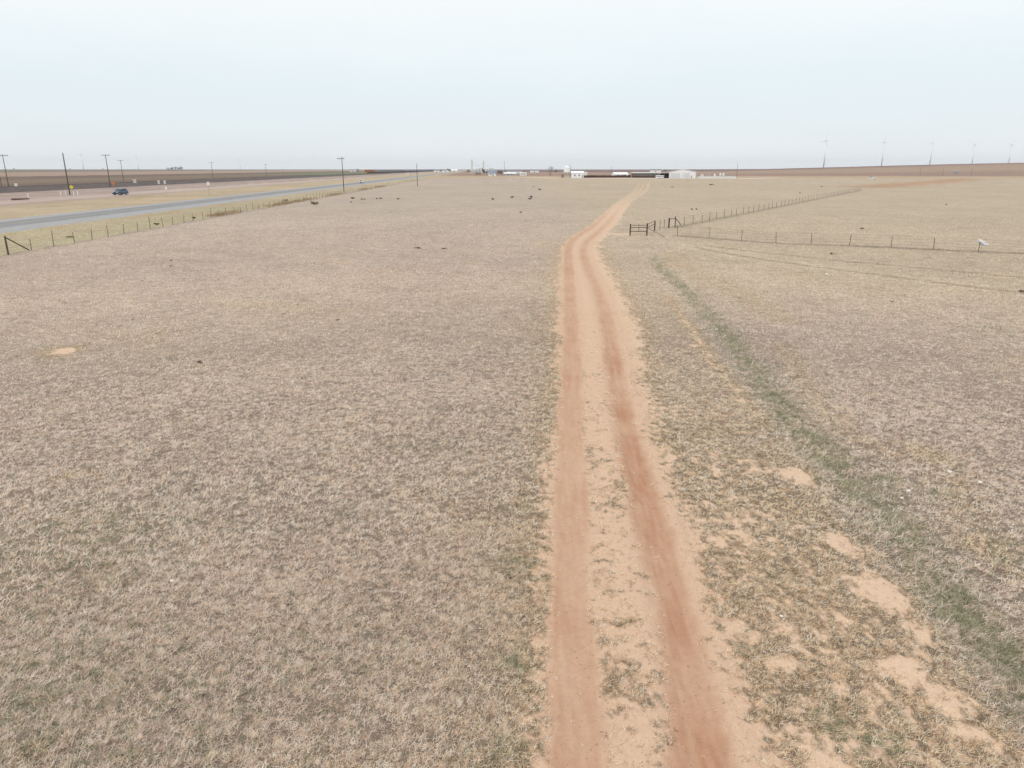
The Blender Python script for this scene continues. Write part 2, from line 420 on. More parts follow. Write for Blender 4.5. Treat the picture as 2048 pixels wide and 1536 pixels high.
def build_ground():
    az_in = np.linspace(rad(-50), rad(50), 720)
    az_out = np.linspace(rad(50), rad(310), 90)[1:-1]
    az = np.concatenate([az_in, az_out]); nc = az.size
    rows = [0.6, 2.0, 4.0, 6.0]
    r = 7.0
    while r < 55: rows.append(r); r *= 1.0056
    while r < 420: rows.append(r); r *= 1.0135
    while r < 16000: rows.append(r); r *= 1.05
    rows = np.array(rows); nr = rows.size
    R, A = np.meshgrid(rows, az, indexing='ij')
    x = (R * np.sin(A)).ravel(); y = (R * np.cos(A)).ravel()
    z = near_height(x, y)
    verts = np.column_stack([x, y, z])
    i = np.arange(nr - 1)[:, None] * nc; j = np.arange(nc)[None, :]; j2 = (j + 1) % nc
    q = np.stack([i + j, i + nc + j, i + nc + j2, i + j2], axis=-1)[..., ::-1].reshape(-1)
    me = bpy.data.meshes.new('ground')
    put_mesh(me, verts, q, 4)
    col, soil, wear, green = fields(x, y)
    gcol = col * (0.54 + 0.44 * smooth(9, 60, np.hypot(x, y)))[:, None] * np.array((1.0, 0.97, 0.93))  # thatch tone, with shade between the blades painted in, deepest near the camera
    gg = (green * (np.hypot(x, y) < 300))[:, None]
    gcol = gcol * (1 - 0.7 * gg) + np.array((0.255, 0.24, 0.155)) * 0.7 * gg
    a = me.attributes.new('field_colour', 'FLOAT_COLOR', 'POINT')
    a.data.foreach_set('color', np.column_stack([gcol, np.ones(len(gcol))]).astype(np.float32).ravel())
    for nm, v in (('soil', soil), ('wear', wear)):
        a = me.attributes.new(nm, 'FLOAT', 'POINT'); a.data.foreach_set('value', v.astype(np.float32))
    me.polygons.foreach_set('use_smooth', np.ones(len(me.polygons), bool))
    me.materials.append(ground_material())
    o = bpy.data.objects.new('ground', me); COL.objects.link(o)
    o['kind'] = 'structure'; o['label'] = 'dry pasture with bare reddish track and fields reaching the horizon'
    return o
build_ground()

# ------------------------------------------------------------------ dry grass: blades of the near pasture
def build_grass():
    rng = np.random.default_rng(5)
    TA = rad(47)
    bands = [  # r0, r1, tufts per m2, blades per tuft, blade length, blade width, tuft radius
        (7.2, 15.0, 420, 11, 0.064, 0.0090, 0.030),
        (15.0, 30.0, 150, 8, 0.080, 0.0150, 0.042),
        (30.0, 62.0, 62, 5, 0.085, 0.0195, 0.060),
        (62.0, 190.0, 9.0, 3, 0.11, 0.040, 0.10),
    ]
    V = []; C = []
    for (r0, r1, dens, nb, bl, bw, tr), gain in zip(bands, (2.10, 2.40, 2.24, 1.94)):
        e0, e1 = r0, r1
        r0, r1 = (r0 if r0 < 8 else r0 * 0.84), (r1 if r1 > 150 else r1 * 1.16)
        area = TA * (r1 * r1 - r0 * r0)
        nt_ = int(area * dens)
        # density falls inside the band, so that bands join without a line
        rr = np.sqrt(rng.random(nt_) * (r1 * r1 - r0 * r0) + r0 * r0); aa = (rng.random(nt_) * 2 - 1) * TA
        x = rr * np.sin(aa); y = rr * np.cos(aa); rrr = rr
        col, soil, wear, green = fields(x, y)
        u = x * LN[0] + y * LN[1]
        lump = fbm(x, y, 0.26, 2, 71) + 0.5 * fbm(x, y, 2.0, 2, 72)
        keep = (rng.random(nt_) > np.clip(soil * 1.15 - 0.10, 0, 0.93 + 0.062 * (wear > 0.25))) & (rng.random(nt_) < np.clip(0.92 + 0.28 * lump, 0.3, 1)) & (u < 62) & (rng.random(nt_) < (smooth(e0 * 0.84, e0 * 1.16, rrr) if e0 > 8 else 1.0)) & (rng.random(nt_) < (1 - smooth(e1 * 0.84, e1 * 1.16, rrr) if e1 < 150 else 1.0)) & (rng.random(nt_) < (1 - smooth(75, 188, rrr)) ** 1.5)
        x, y, col, soil, green, lump = x[keep], y[keep], col[keep], soil[keep], green[keep], lump[keep]
        nt_ = x.size
        tuft_v = (1 + 0.30 * rng.standard_normal(nt_)) * (1 + 0.13 * lump)
        size = np.clip(1 + 0.35 * rng.standard_normal(nt_) + 0.3 * lump + 1.1 * green, 0.45, 2.6) * (1 - 0.45 * soil)
        warm = rng.random(nt_)
        isgreen = rng.random(nt_) < green * 0.9
        z = np.repeat(near_height(x, y), nb) + 0.002
        x = np.repeat(x, nb); y = np.repeat(y, nb)
        size = np.repeat(size, nb)
        n = x.size
        x = x + rng.standard_normal(n) * tr; y = y + rng.standard_normal(n) * tr
        ph = rng.random(n) * 2 * math.pi
        tilt = rad(30) + (rng.random(n) ** 0.65) * rad(56)          # from the vertical: mostly lying
        L = bl * size * (0.6 + 0.8 * rng.random(n)); W = bw * (0.7 + 0.6 * rng.random(n))
        dx, dy, dz = np.sin(tilt) * np.cos(ph), np.sin(tilt) * np.sin(ph), np.cos(tilt)
        wa = ph + math.pi / 2 + rng.standard_normal(n) * 0.5
        wx, wy = np.cos(wa) * W / 2, np.sin(wa) * W / 2
        lift = 0.012 * rng.random(n) * (bl / 0.085)
        p = np.empty((n, 3, 3), np.float32)
        p[:, 0] = np.column_stack([x - wx, y - wy, z])
        p[:, 1] = np.column_stack([x + wx, y + wy, z + lift])
        p[:, 2] = np.column_stack([x + dx * L, y + dy * L, z + lift + dz * L])
        c = np.repeat(col * tuft_v[:, None], nb, axis=0) * (gain + 0.50 * rng.standard_normal(n))[:, None]
        wr = np.repeat(warm, nb)[:, None]
        c = c * (np.array((1.06, 0.97, 0.87)) * wr + np.array((1.0, 0.985, 1.02)) * (1 - wr))
        gcol = np.array((0.275, 0.295, 0.160)) * (1 + 0.3 * rng.standard_normal(n))[:, None]
        gcol2 = np.array((0.50, 0.445, 0.325)) * (1 + 0.2 * rng.standard_normal(n))[:, None]
        pick = (rng.random(n) < 0.40)[:, None]
        c = np.where(np.repeat(isgreen, nb)[:, None], np.where(pick, gcol, gcol2), c)
        V.append(p.reshape(-1, 3)); C.append(np.minimum(np.maximum(c, np.array((0.12, 0.095, 0.075))), np.array((0.90, 0.80, 0.70))))
    V = np.concatenate(V); C = np.concatenate(C)
    me = bpy.data.meshes.new('dry_grass')
    put_mesh(me, V, np.arange(len(V), dtype=np.int32), 3)
    a = me.attributes.new('tint', 'FLOAT_COLOR', 'FACE')
    a.data.foreach_set('color', np.column_stack([C, np.ones(len(C))]).astype(np.float32).ravel())
    me.materials.append(grass_material())
    o = bpy.data.objects.new('dry_grass', me); COL.objects.link(o)
    o['kind'] = 'stuff'; o['label'] = 'short dry tan grass covering the pasture'; o['category'] = 'grass'
    print('grass tris', len(C))
build_grass()

# ------------------------------------------------------------------ crumbs of earth on the bare ground
def build_clods():
    rng = np.random.default_rng(9)
    n = 90000; r0, r1 = 7.5, 42.0
    rr = r0 + (r1 - r0) * rng.random(n) ** 1.25; aa = rad(-12) + rng.random(n) * rad(58)
    x = rr * np.sin(aa); y = rr * np.cos(aa)
    col, soil, wear, green = fields(x, y)
    k = (soil > 0.55) & (rng.random(n) < 0.5 - 0.3 * (wear > 0.4))
    x, y, wear, rr = x[k], y[k], wear[k], rr[k]; n = x.size
    z = near_height(x, y)
    s = (0.005 + 0.012 * rng.random(n) ** 4) * (0.7 + rr / 22.0)
    base = np.array([(1, 0, 0), (0, 1, 0), (-1, 0, 0), (0, -1, 0), (0, 0, 0.75)], float)
    p = base[None] * (0.7 + 0.6 * rng.random((n, 5, 1))) * s[:, None, None]
    a = rng.random(n) * 6.28; ca, sa = np.cos(a)[:, None], np.sin(a)[:, None]
    V = np.stack([p[..., 0] * ca - p[..., 1] * sa + x[:, None], p[..., 0] * sa + p[..., 1] * ca + y[:, None], p[..., 2] + z[:, None] + 0.001], -1).reshape(-1, 3)
    f = np.array([(0, 1, 4), (1, 2, 4), (2, 3, 4), (3, 0, 4)])
    Fi = (np.arange(n)[:, None, None] * 5 + f[None]).reshape(-1)
    me = bpy.data.meshes.new('soil_crumbs'); put_mesh(me, V, Fi, 3)
    w_ = wear[:, None]
    c = (np.array((0.52, 0.36, 0.235)) * (1 - w_) + np.array((0.36, 0.19, 0.115)) * w_) * (1.02 + 0.2 * rng.standard_normal(n))[:, None]
    a = me.attributes.new('tint', 'FLOAT_COLOR', 'FACE')
    a.data.foreach_set('color', np.repeat(np.column_stack([np.clip(c, 0.05, 0.7), np.ones(n)]), 4, axis=0).astype(np.float32).ravel())
    m = bpy.data.materials.new('soil_crumb'); m.use_nodes = True
    b = m.node_tree.nodes['Principled BSDF']; b.inputs['Roughness'].default_value = 0.95; b.inputs['Specular IOR Level'].default_value = 0.05
    at = m.node_tree.nodes.new('ShaderNodeAttribute'); at.attribute_name = 'tint'; m.node_tree.links.new(at.outputs['Color'], b.inputs['Base Color'])
    me.materials.append(m)
    o = bpy.data.objects.new('soil_crumbs', me); COL.objects.link(o)
    o['kind'] = 'stuff'; o['label'] = 'small crumbs of reddish earth on the bare track'; o['category'] = 'soil'
build_clods()

# ------------------------------------------------------------------ mesh builder
class MB:
    def __init__(s): s.v = []; s.f = []
    def add(s, vs_, fs):
        k = len(s.v); s.v += [tuple(map(float, q)) for q in vs_]; s.f += [tuple(i + k for i in f) for f in fs]; return s
    def box(s, x0, x1, y0, y1, z0, z1):
        return s.add([(x0, y0, z0), (x1, y0, z0), (x1, y1, z0), (x0, y1, z0), (x0, y0, z1), (x1, y0, z1), (x1, y1, z1), (x0, y1, z1)],
                     [(3, 2, 1, 0), (4, 5, 6, 7), (0, 1, 5, 4), (1, 2, 6, 5), (2, 3, 7, 6), (3, 0, 4, 7)])
    def tube(s, a, b, ra, rb=None, n=8, cap=True):
        rb = ra if rb is None else rb
        a, b = Vector(a), Vector(b); d = (b - a).normalized()
        e = d.orthogonal().normalized(); g = d.cross(e)
        vs_ = []
        for c, r in ((a, ra), (b, rb)):
            for k in range(n):
                t = 2 * math.pi * k / n; vs_.append(c + e * (r * math.cos(t)) + g * (r * math.sin(t)))
        fs = [(k, (k + 1) % n, n + (k + 1) % n, n + k) for k in range(n)]
        if cap: fs += [tuple(range(n - 1, -1, -1)), tuple(range(n, 2 * n))]
        return s.add(vs_, fs)
    def lathe(s, prof, n=16, c=(0, 0, 0)):
        vs_ = []
        for r, z in prof:
            for k in range(n):
                t = 2 * math.pi * k / n; vs_.append((c[0] + r * math.cos(t), c[1] + r * math.sin(t), c[2] + z))
        fs = []
        for i in range(len(prof) - 1):
            for k in range(n):
                fs.append((i * n + k, i * n + (k + 1) % n, (i + 1) * n + (k + 1) % n, (i + 1) * n + k))
        fs += [tuple(range(n - 1, -1, -1)), tuple(range((len(prof) - 1) * n, len(prof) * n))]
        return s.add(vs_, fs)
    def prism(s, poly, x0, x1, axis='y', inset=None):
        """a polygon (a, z) swept along the other horizontal axis; inset: {vertex index: amount} narrows it"""
        n = len(poly); vs_ = []
        for side, c in ((0, x0), (1, x1)):
            for i, (a, z) in enumerate(poly):
                d = (inset or {}).get(i, 0) * (1 if side == 0 else -1)
                vs_.append((a, c + d, z) if axis == 'y' else (c + d, a, z))
        fs = [tuple(range(n)), tuple(range(2 * n - 1, n - 1, -1))] + [((i + 1) % n, i, n + i, n + (i + 1) % n) for i in range(n)]
        return s.add(vs_, fs)
    def quad(s, a, b, c, d): return s.add([a, b, c, d], [(0, 1, 2, 3)])
    def mesh(s, name, m, smooth_=False):
        me = bpy.data.meshes.new(name); me.from_pydata(s.v, [], s.f); me.update()
        import bmesh
        bm = bmesh.new(); bm.from_mesh(me); bmesh.ops.recalc_face_normals(bm, faces=bm.faces); bm.to_mesh(me); bm.free()
        if smooth_:
            me.polygons.foreach_set('use_smooth', np.ones(len(me.polygons), bool))
        me.materials.append(m); return me
    def build(s, name, m, parent=None, smooth_=False):
        return link(name, s.mesh(name, m, smooth_), parent)

def link(name, me, parent=None):
    o = bpy.data.objects.new(name, me); COL.objects.link(o)
    if parent: o.parent = parent
    return o
def tag(o, label, cat=None, group=None, kind=None):
    o['label'] = label
    if cat: o['category'] = cat
    if group: o['group'] = group
    if kind: o['kind'] = kind
    return o
def thing(name, label, cat, loc, rz=0.0, group=None):
    o = bpy.data.objects.new(name, None); COL.objects.link(o)
    o.location = loc; o.rotation_euler = (0, 0, rz); o.empty_display_size = 0.3
    return tag(o, label, cat, group)
def copy_tree(o, parent=None):
    c = o.copy(); COL.objects.link(c); c.parent = parent
    for ch in list(o.children): copy_tree(ch, c)
    return c
def hz(x, y):
    return float(near_height(np.array([x]), np.array([y]))[0])
def on(px, py):
    x, y = G(px, py); return (x, y, hz(x, y))
def face_cam(x, y): return math.atan2(-x, y) * 1.0     # rotation that turns local -Y towards the camera

# ------------------------------------------------------------------ highway, railway, farm roads
M_ASPH = mat('asphalt', (0.225, 0.222, 0.228), 0.85, 0.10, 0.35)
M_ASPH2 = mat('asphalt_shoulder', (0.325, 0.315, 0.31), 0.9, 0.10, 0.5)
M_YEL = mat('road_yellow', (0.55, 0.38, 0.06), 0.7, 0.2, 1.0)
M_WHT = mat('road_white', (0.66, 0.66, 0.64), 0.7, 0.15, 1.0)
M_DIRT = mat('pale_gravel', (0.56, 0.46, 0.38), 0.95, 0.10, 0.2)

def strip(name, u0, u1, w0, w1, z, m, parent=None, step=60.0):
    mb = MB(); ws = np.arange(w0, w1 + 1, step)
    n = len(ws); vs_ = []
    for w in ws:
        for u in (u0, u1):
            p = UW(u, w); vs_.append((p[0], p[1], float(height(np.array([p[0]]), np.array([p[1]]))[0]) + z))
    mb.add(vs_, [(2 * i, 2 * i + 1, 2 * i + 3, 2 * i + 2) for i in range(n - 1)])
    return mb.build(name, m, parent)

hw = MB()
ws = np.arange(-150, 9000, 75.0); vs_ = []
prof = [(61.6, -0.1), (63.2, 0.14), (77.4, 0.14), (79.2, -0.1)]
for w in ws:
    for (u, z) in prof:
        p = UW(u, w); vs_.append((p[0], p[1], float(height(np.array([p[0]]), np.array([p[1]]))[0]) + z))
k = len(prof)
hw.add(vs_, [(k * i + j, k * i + j + 1, k * (i + 1) + j + 1, k * (i + 1) + j) for i in range(len(ws) - 1) for j in range(k - 1)])
road = hw.build('highway', M_ASPH2)
tag(road, 'two lane grey highway running past the pasture', kind='structure')
strip('driving_lane', 66.6, 70.2, -150, 8990, 0.148, M_ASPH, road)
strip('driving_lane', 70.4, 74.0, -150, 8990, 0.148, M_ASPH, road)
strip('edge_line', 66.35, 66.5, -150, 3000, 0.156, M_WHT, road)
strip('edge_line', 74.1, 74.25, -150, 3000, 0.156, M_WHT, road)
strip('centre_line', 70.22, 70.38, -150, 3000, 0.156, M_YEL, road)

M_BALL = mat('ballast', (0.115, 0.095, 0.09), 0.95, 0.2, 0.4)
M_RAIL = mat('rail_steel', (0.10, 0.075, 0.065), 0.5, 0.2, 1.0, 0.6)
RU = 172.0
rb = MB(); vs_ = []
prof = [(RU - 6.5, -0.2), (RU - 2.2, 1.7), (RU + 2.2, 1.7), (RU + 6.5, -0.2)]
for w in ws:
    for (u, z) in prof:
        p = UW(u, w); vs_.append((p[0], p[1], float(height(np.array([p[0]]), np.array([p[1]]))[0]) + z))
rb.add(vs_, [(k * i + j, k * i + j + 1, k * (i + 1) + j + 1, k * (i + 1) + j) for i in range(len(ws) - 1) for j in range(k - 1)])
rail = rb.build('railway', M_BALL)
tag(rail, 'dark ballast railway embankment beyond the gravel road', kind='structure')
for s in (-0.75, 0.75):
    q = MB(); a, b = UW(RU + s, -150), UW(RU + s, 4500)
    q.tube((*a, 1.78), (*b, 1.78), 0.08, n=4); q.build('rail', M_RAIL, rail)

fr = MB()
def ribbon(mb, pts, hw_, z):
    pts = [np.array(p[:2]) for p in pts]; vs_ = []
    for i, p in enumerate(pts):
        d = pts[min(i + 1, len(pts) - 1)] - pts[max(i - 1, 0)]; d = d / np.hypot(*d); nrm = np.array((-d[1], d[0]))
        w_ = hw_[i] if isinstance(hw_, (list, tuple)) else hw_
        for s in (-1, 1):
            q = p + nrm * w_ * s; vs_.append((q[0], q[1], hz(q[0], q[1]) + z))
    mb.add(vs_, [(2 * i, 2 * i + 1, 2 * i + 3, 2 * i + 2) for i in range(len(pts) - 1)])
ribbon(fr, pxl((1010, 353.8), (1060, 355.0), (1110, 356.4), (1250, 356.8), (1400, 357.4), (1480, 357.4), (1560, 355.6)), [5, 8, 14, 16, 18, 16, 5], 0.05)
tag(fr.build('farm_road', M_DIRT), 'pale gravel lane in front of the farm buildings', kind='structure')
pd = MB(); ribbon(pd, pxl((1396, 355.2), (1475, 355.2)), 11.0, 0.03)
tag(pd.build('gravel_yard', mat('yard_gravel', (0.60, 0.52, 0.45), 0.95, 0.1, 0.2)), 'pale gravel yard right of the white metal building', kind='structure')

# ------------------------------------------------------------------ fences
M_POST = mat('weathered_post', (0.26, 0.21, 0.155), 0.9, 0.25, 6.0)
M_STEEL = mat('rusty_pipe', (0.055, 0.038, 0.032), 0.7, 0.3, 5.0, 0.2)
M_TPOST = mat('steel_t_post', (0.19, 0.165, 0.135), 0.7, 0.25, 6.0, 0.2)
M_WIRE = mat('fence_wire', (0.16, 0.15, 0.14), 0.5, 0.1, 2.0, 0.5)
post_me = MB().tube((0, 0, -0.2), (0, 0, 1.32), 0.055, 0.045, 7).mesh('post', M_POST)
tp = MB().box(-0.018, 0.018, -0.018, 0.018, -0.2, 1.35).box(-0.035, 0.035, 0.018, 0.026, -0.2, 1.35)
tpost_me = tp.mesh('post', M_TPOST)
rnd = random.Random(3)

def wire_run(parent, a, b, zs, r=0.006, sag=0.03):
    for z in zs:
        q = MB(); n = 3; pv = None
        for i in range(n + 1):
            t = i / n
            p = Vector(a) * (1 - t) + Vector(b) * t + Vector((0, 0, z - sag * 4 * t * (1 - t)))
            if pv is not None: q.tube(pv, p, r, n=3, cap=False)
            pv = p
        q.build('wire', M_WIRE, parent)

# roadside fence: wooden stays every 3.9 m, corner brace at the near end
f1 = thing('wire_fence', 'long wire fence with wooden posts along the highway verge', 'fence', (0, 0, 0))
UF = 46.0
w = 71.9 - 3 * 3.9; i = 0
while w < 560:
    p = UW(UF + rnd.uniform(-0.06, 0.06), w + rnd.uniform(-0.15, 0.15))
    if abs(w - 71.9) > 1:
        o = link('post', post_me, f1); o.location = (p[0], p[1], hz(*p))
        o.rotation_euler = (rnd.uniform(-0.07, 0.07), rnd.uniform(-0.07, 0.07), rnd.uniform(0, 3)); s = rnd.uniform(0.86, 1.08)
        o.scale = (1, 1, s * (1.22 if i % 6 == 5 else 1.0))
    w += 3.9 * (1.0 if w < 300 else 2.0); i += 1
p0 = UW(UF, 71.9); p1 = UW(UF, 75.2)
MB().tube((*p0, -0.3), (*p0, 1.8), 0.09, 0.08, 10).build('corner_post', mat('dark_post', (0.10, 0.085, 0.07), 0.85, 0.3, 5), f1)
MB().tube((*p0, 1.68), (*p1, 0.12), 0.06, 0.06, 8).build('brace', MATS['dark_post'], f1)
a, b = UW(UF, 58), UW(UF, 560)
nseg = 40
for z in (0.35, 0.62, 0.9, 1.2):
    q = MB(); pv = None
    for i in range(nseg + 1):
        p = UW(UF, 58 + (560 - 58) * (i / nseg) ** 1.6); pp = (*p, hz(*p) + z)
        if pv: q.tube(pv, pp, 0.006, n=3, cap=False)
        pv = pp
    q.build('wire', M_WIRE, f1)

# side fence, steel T posts, running to the right from the gate corner
f2 = thing('wire_fence', 'wire fence of thin steel posts running right from the pipe corner', 'fence', (0, 0, 0))
side_posts = [(1355, 472), (1418, 476), (1483, 481), (1552, 486), (1622, 488.5), (1699, 491.5), (1782, 496), (1867, 499.5), (1957, 503.5), (2053, 508.5), (2160, 514)]
for (px, py) in side_posts:
    x, y, z = on(px, py); o = link('post', tpost_me, f2); o.location = (x, y, z)
    o.rotation_euler = (rnd.uniform(-0.05, 0.05), rnd.uniform(-0.09, 0.09), rnd.uniform(0, 3)); o.scale = (1, 1, rnd.uniform(0.85, 1.02))
for z in (0.35, 0.65, 0.95, 1.2):
    q = MB()
    for (A, B) in zip([(1294, 471)] + side_posts[:-1], side_posts):
        a, b = on(*A), on(*B); q.tube((a[0], a[1], a[2] + z), (b[0], b[1], b[2] + z), 0.006, n=3, cap=False)
    q.build('wire', M_WIRE, f2)

# far fence, receding up the lane
f3 = thing('wire_fence', 'wire fence of wooden posts receding from gate toward the distant truck', 'fence', (0, 0, 0))
A, B = np.array(G(1350, 455)), np.array(G(1722, 381)); Lf = np.hypot(*(B - A)); nn = int(Lf / 4.1)
for i in range(1, nn + 1):
    p = A + (B - A) * i / nn + np.array((rnd.uniform(-.1, .1), rnd.uniform(-.1, .1)))
    o = link('post', post_me, f3); o.location = (p[0], p[1], hz(*p)); o.scale = (0.95, 0.95, rnd.uniform(0.82, 1.1))
    o.rotation_euler = (rnd.uniform(-0.06, 0.06), rnd.uniform(-0.06, 0.06), rnd.uniform(0, 3))
for z in (0.35, 0.62, 0.9, 1.2):
    q = MB()
    for i in range(12):
        a, b = A + (B - A) * i / 12, A + (B - A) * (i + 1) / 12
        q.tube((*a, hz(*a) + z), (*b, hz(*b) + z), 0.006, n=3, cap=False)
    q.build('wire', M_WIRE, f3)

# gate corner: dark pipe H-brace, wire gate, far brace
pA, pB, pC, pD_, pE = on(1260, 471), on(1293.5, 471), on(1309, 461.5), on(1337.5, 455.5), on(1350, 455)
gt = thing('pipe_corner', 'dark rusty pipe corner brace of three rails beside the dirt track', 'fence', (0, 0, 0))
for p, h_ in ((pA, 1.42), (pB, 1.5)):
    MB().tube((p[0], p[1], p[2] - 0.2), (p[0], p[1], p[2] + h_), 0.085, n=10).build('post', M_STEEL, gt)
for z in (0.52, 0.98, 1.26):
    MB().tube((pA[0], pA[1], pA[2] + z), (pB[0], pB[1], pB[2] + z), 0.042 if z < 1.2 else 0.03, n=8).build('rail', M_STEEL, gt)
mid_ = [(pA[k] + pB[k]) / 2 for k in range(3)]
MB().tube((mid_[0], mid_[1], mid_[2] + 0.45), (mid_[0], mid_[1], mid_[2] + 1.38), 0.025, n=6).build('stay', M_STEEL, gt)
q_ = on(1329, 474)
MB().tube((pB[0], pB[1], pB[2] + 0.95), (q_[0], q_[1], q_[2] + 0.02), 0.045, n=8).build('diagonal_brace', M_POST, gt)
for z in (1.36, 0.95):
    MB().tube((pB[0], pB[1], pB[2] + z), (pC[0], pC[1], pC[2] + z - 0.05), 0.035, n=8).build('rail', M_STEEL, gt)
MB().tube((pC[0], pC[1], pC[2] - 0.2), (pC[0], pC[1], pC[2] + 1.25), 0.085, n=10).build('post', M_STEEL, gt)

wg = thing('wire_gate', 'slack wire gate with thin stays between two dark posts', 'gate', (0, 0, 0))
for t in (0.36, 0.66):
    x, y = pC[0] + (pD_[0] - pC[0]) * t, pC[1] + (pD_[1] - pC[1]) * t
    MB().tube((x, y, hz(x, y) + 0.05), (x, y, hz(x, y) + 1.25), 0.03, n=6).build('stay', M_STEEL, wg)
for z in (0.3, 0.6, 0.9, 1.2):
    MB().tube((pC[0], pC[1], pC[2] + z), (pD_[0], pD_[1], pD_[2] + z), 0.01, n=4).build('wire', M_WIRE, wg)
gb = thing('gate_brace', 'dark post pair with sloping brace at far end of wire gate', 'fence', (0, 0, 0))
MB().tube((pD_[0], pD_[1], pD_[2] - 0.2), (pD_[0], pD_[1], pD_[2] + 1.35), 0.10, n=10).build('post', M_STEEL, gb)
MB().tube((pE[0], pE[1], pE[2] - 0.2), (pE[0], pE[1], pE[2] + 1.55), 0.065, n=10).build('post', M_STEEL, gb)
MB().tube((pD_[0], pD_[1], pD_[2] + 1.2), (pE[0], pE[1], pE[2] + 1.28), 0.04, n=8).build('rail', M_STEEL, gb)
q_ = on(1361, 450.5)
MB().tube((pE[0], pE[1], pE[2] + 1.3), (q_[0], q_[1], q_[2] + 0.1), 0.05, n=8).build('diagonal_brace', M_STEEL, gb)

# white bag snagged on the side fence
import bmesh
bx_, by_, bz_ = on(1959, 503.0)
bm = bmesh.new(); bmesh.ops.create_icosphere(bm, subdivisions=3, radius=1.0)
for v in bm.verts:
    c = v.co; k2 = 1 + 0.28 * math.sin(5 * c.x + 3 * c.z) * math.cos(4 * c.y + 2 * c.x) + 0.12 * math.sin(11 * c.z + 7 * c.x)
    v.co = Vector((c.x * 0.40 * k2 + 0.18 * c.x * abs(c.x) - 0.12 * c.z, c.y * 0.16 * k2, c.z * 0.27 * k2 - 0.16 * c.x))
me = bpy.data.meshes.new('plastic_bag'); bm.to_mesh(me); bm.free()
me.materials.append(mat('white_plastic', (0.78, 0.76, 0.76), 0.45, 0.06, 4))
o = link('plastic_bag', me); o.location = (bx_ + 0.08, by_ - 0.12, bz_ + 0.86)
tag(o, 'white crumpled plastic sack caught on the steel post fence', 'bag')

# ------------------------------------------------------------------ utility poles
M_POLE = mat('utility_pole_wood', (0.105, 0.085, 0.07), 0.9, 0.25, 2.0)
M_INS = mat('insulator', (0.30, 0.30, 0.30), 0.3, 0.1, 2.0)
def upole(px, py, h_, label, arm=0.0, r=0.16, armz=0.5, arm_shift=0.0, lean=(0, 0), m=M_POLE):
    x, y, z = on(px, py)
    t = thing('utility_pole', label, 'utility pole', (x, y, z), face_cam(x, y) + 0.15, 'utility poles')
    t.rotation_euler = (lean[0], lean[1], t.rotation_euler[2])
    MB().tube((0, 0, -0.3), (0, 0, h_), r, r * 0.62, 10).build('pole', m, t)
    if arm:
        zz = h_ - armz
        ar = MB().box(-arm / 2 + arm_shift, arm / 2 + arm_shift, -0.19, -0.07, zz - 0.09, zz + 0.09).build('crossarm', m, t)
        for s in (-0.46, -0.2, 0.2, 0.46):
            MB().lathe([(0.05, 0), (0.09, 0.1), (0.06, 0.26)], 8, (arm * s + arm_shift, -0.13, zz + 0.09)).build('insulator', M_INS, t)
    return t
upole(140, 390, 12.9, 'tall bare dark wooden pole left of the blue car', r=0.22)
upole(19, 381, 13.4, 'wooden pole with crossarm at the left edge beyond the railway', 3.4, 0.17)
upole(5.5, 384, 11.0, 'slim bare pole leftmost of all beyond the gravel road', r=0.13)
upole(221, 375, 14.2, 'tall pole with wide crossarm standing beyond the blue car', 3.4, 0.2, 0.35)
upole(247, 362, 14.0, 'crossarm pole farther off, just right of the taller crossarm pole', 3.6, 0.19, 0.35)
upole(426, 355.5, 14.2, 'distant crossarm pole above the white signboard by the highway', 3.8, 0.2, 0.35)
upole(533, 353, 13.0, 'faint far crossarm pole midway along left horizon', 3.6, 0.19, 0.35)
upole(688, 383, 12.3, 'wooden pole with one-sided crossarm by the roadside fence', 2.6, 0.17, 0.7, -0.45)
upole(835, 372, 10.6, 'short bare dark pole standing in the pasture before the train', r=0.16)
upole(1473, 357, 13.0, 'bare pole at right end of the gravel yard', r=0.17)
upole(1222, 354.5, 11.0, 'thin pole beside the small white farmhouse', r=0.15)

# ------------------------------------------------------------------ wind turbines
M_TURB = mat('turbine_white', (0.86, 0.87, 0.88), 0.4, 0.03, 0.1)
def turbine_proto():
    t = thing('wind_turbine', 'x', 'wind turbine', (0, 0, 0))
    MB().tube((0, 0, -2), (0, 0, 80), 1.9, 1.15, 14).build('tower', M_TURB, t, True)
    na = MB().box(-3.4, 4.2, -1.4, 1.4, 80.1, 82.9).build('nacelle', M_TURB, t)
    MB().lathe([(0.2, 0), (1.5, 0.6), (1.9, 1.8), (1.9, 3.0)], 12).build('hub', M_TURB, na)
    for k in range(3):
        bl = MB(); prof = [(1.5, 0.8, 0.6), (5, 1.3, 0.35), (12, 1.1, 0.22), (23, 0.65, 0.13), (34, 0.2, 0.05)]; vs_ = []
        for (z, c, th) in prof: vs_ += [(-th, -c, z), (th, 0, z), (-th, c * 0.5, z), (-th * 1.2, 0, z)]
        bl.add(vs_, [(4 * i + j, 4 * i + (j + 1) % 4, 4 * i + 4 + (j + 1) % 4, 4 * i + 4 + j) for i in range(4) for j in range(4)] + [(3, 2, 1, 0), (16, 17, 18, 19)])
        o = bl.build('blade', M_TURB, t); o.location = (-4.6, 0, 81.5); o.rotation_euler = (k * 2 * math.pi / 3, 0, 0)
    for c in na.children: c.location = (-6.4, 0, 81.5); c.rotation_euler = (0, math.pi / 2, 0)
    return t
tp_ = turbine_proto(); first = True
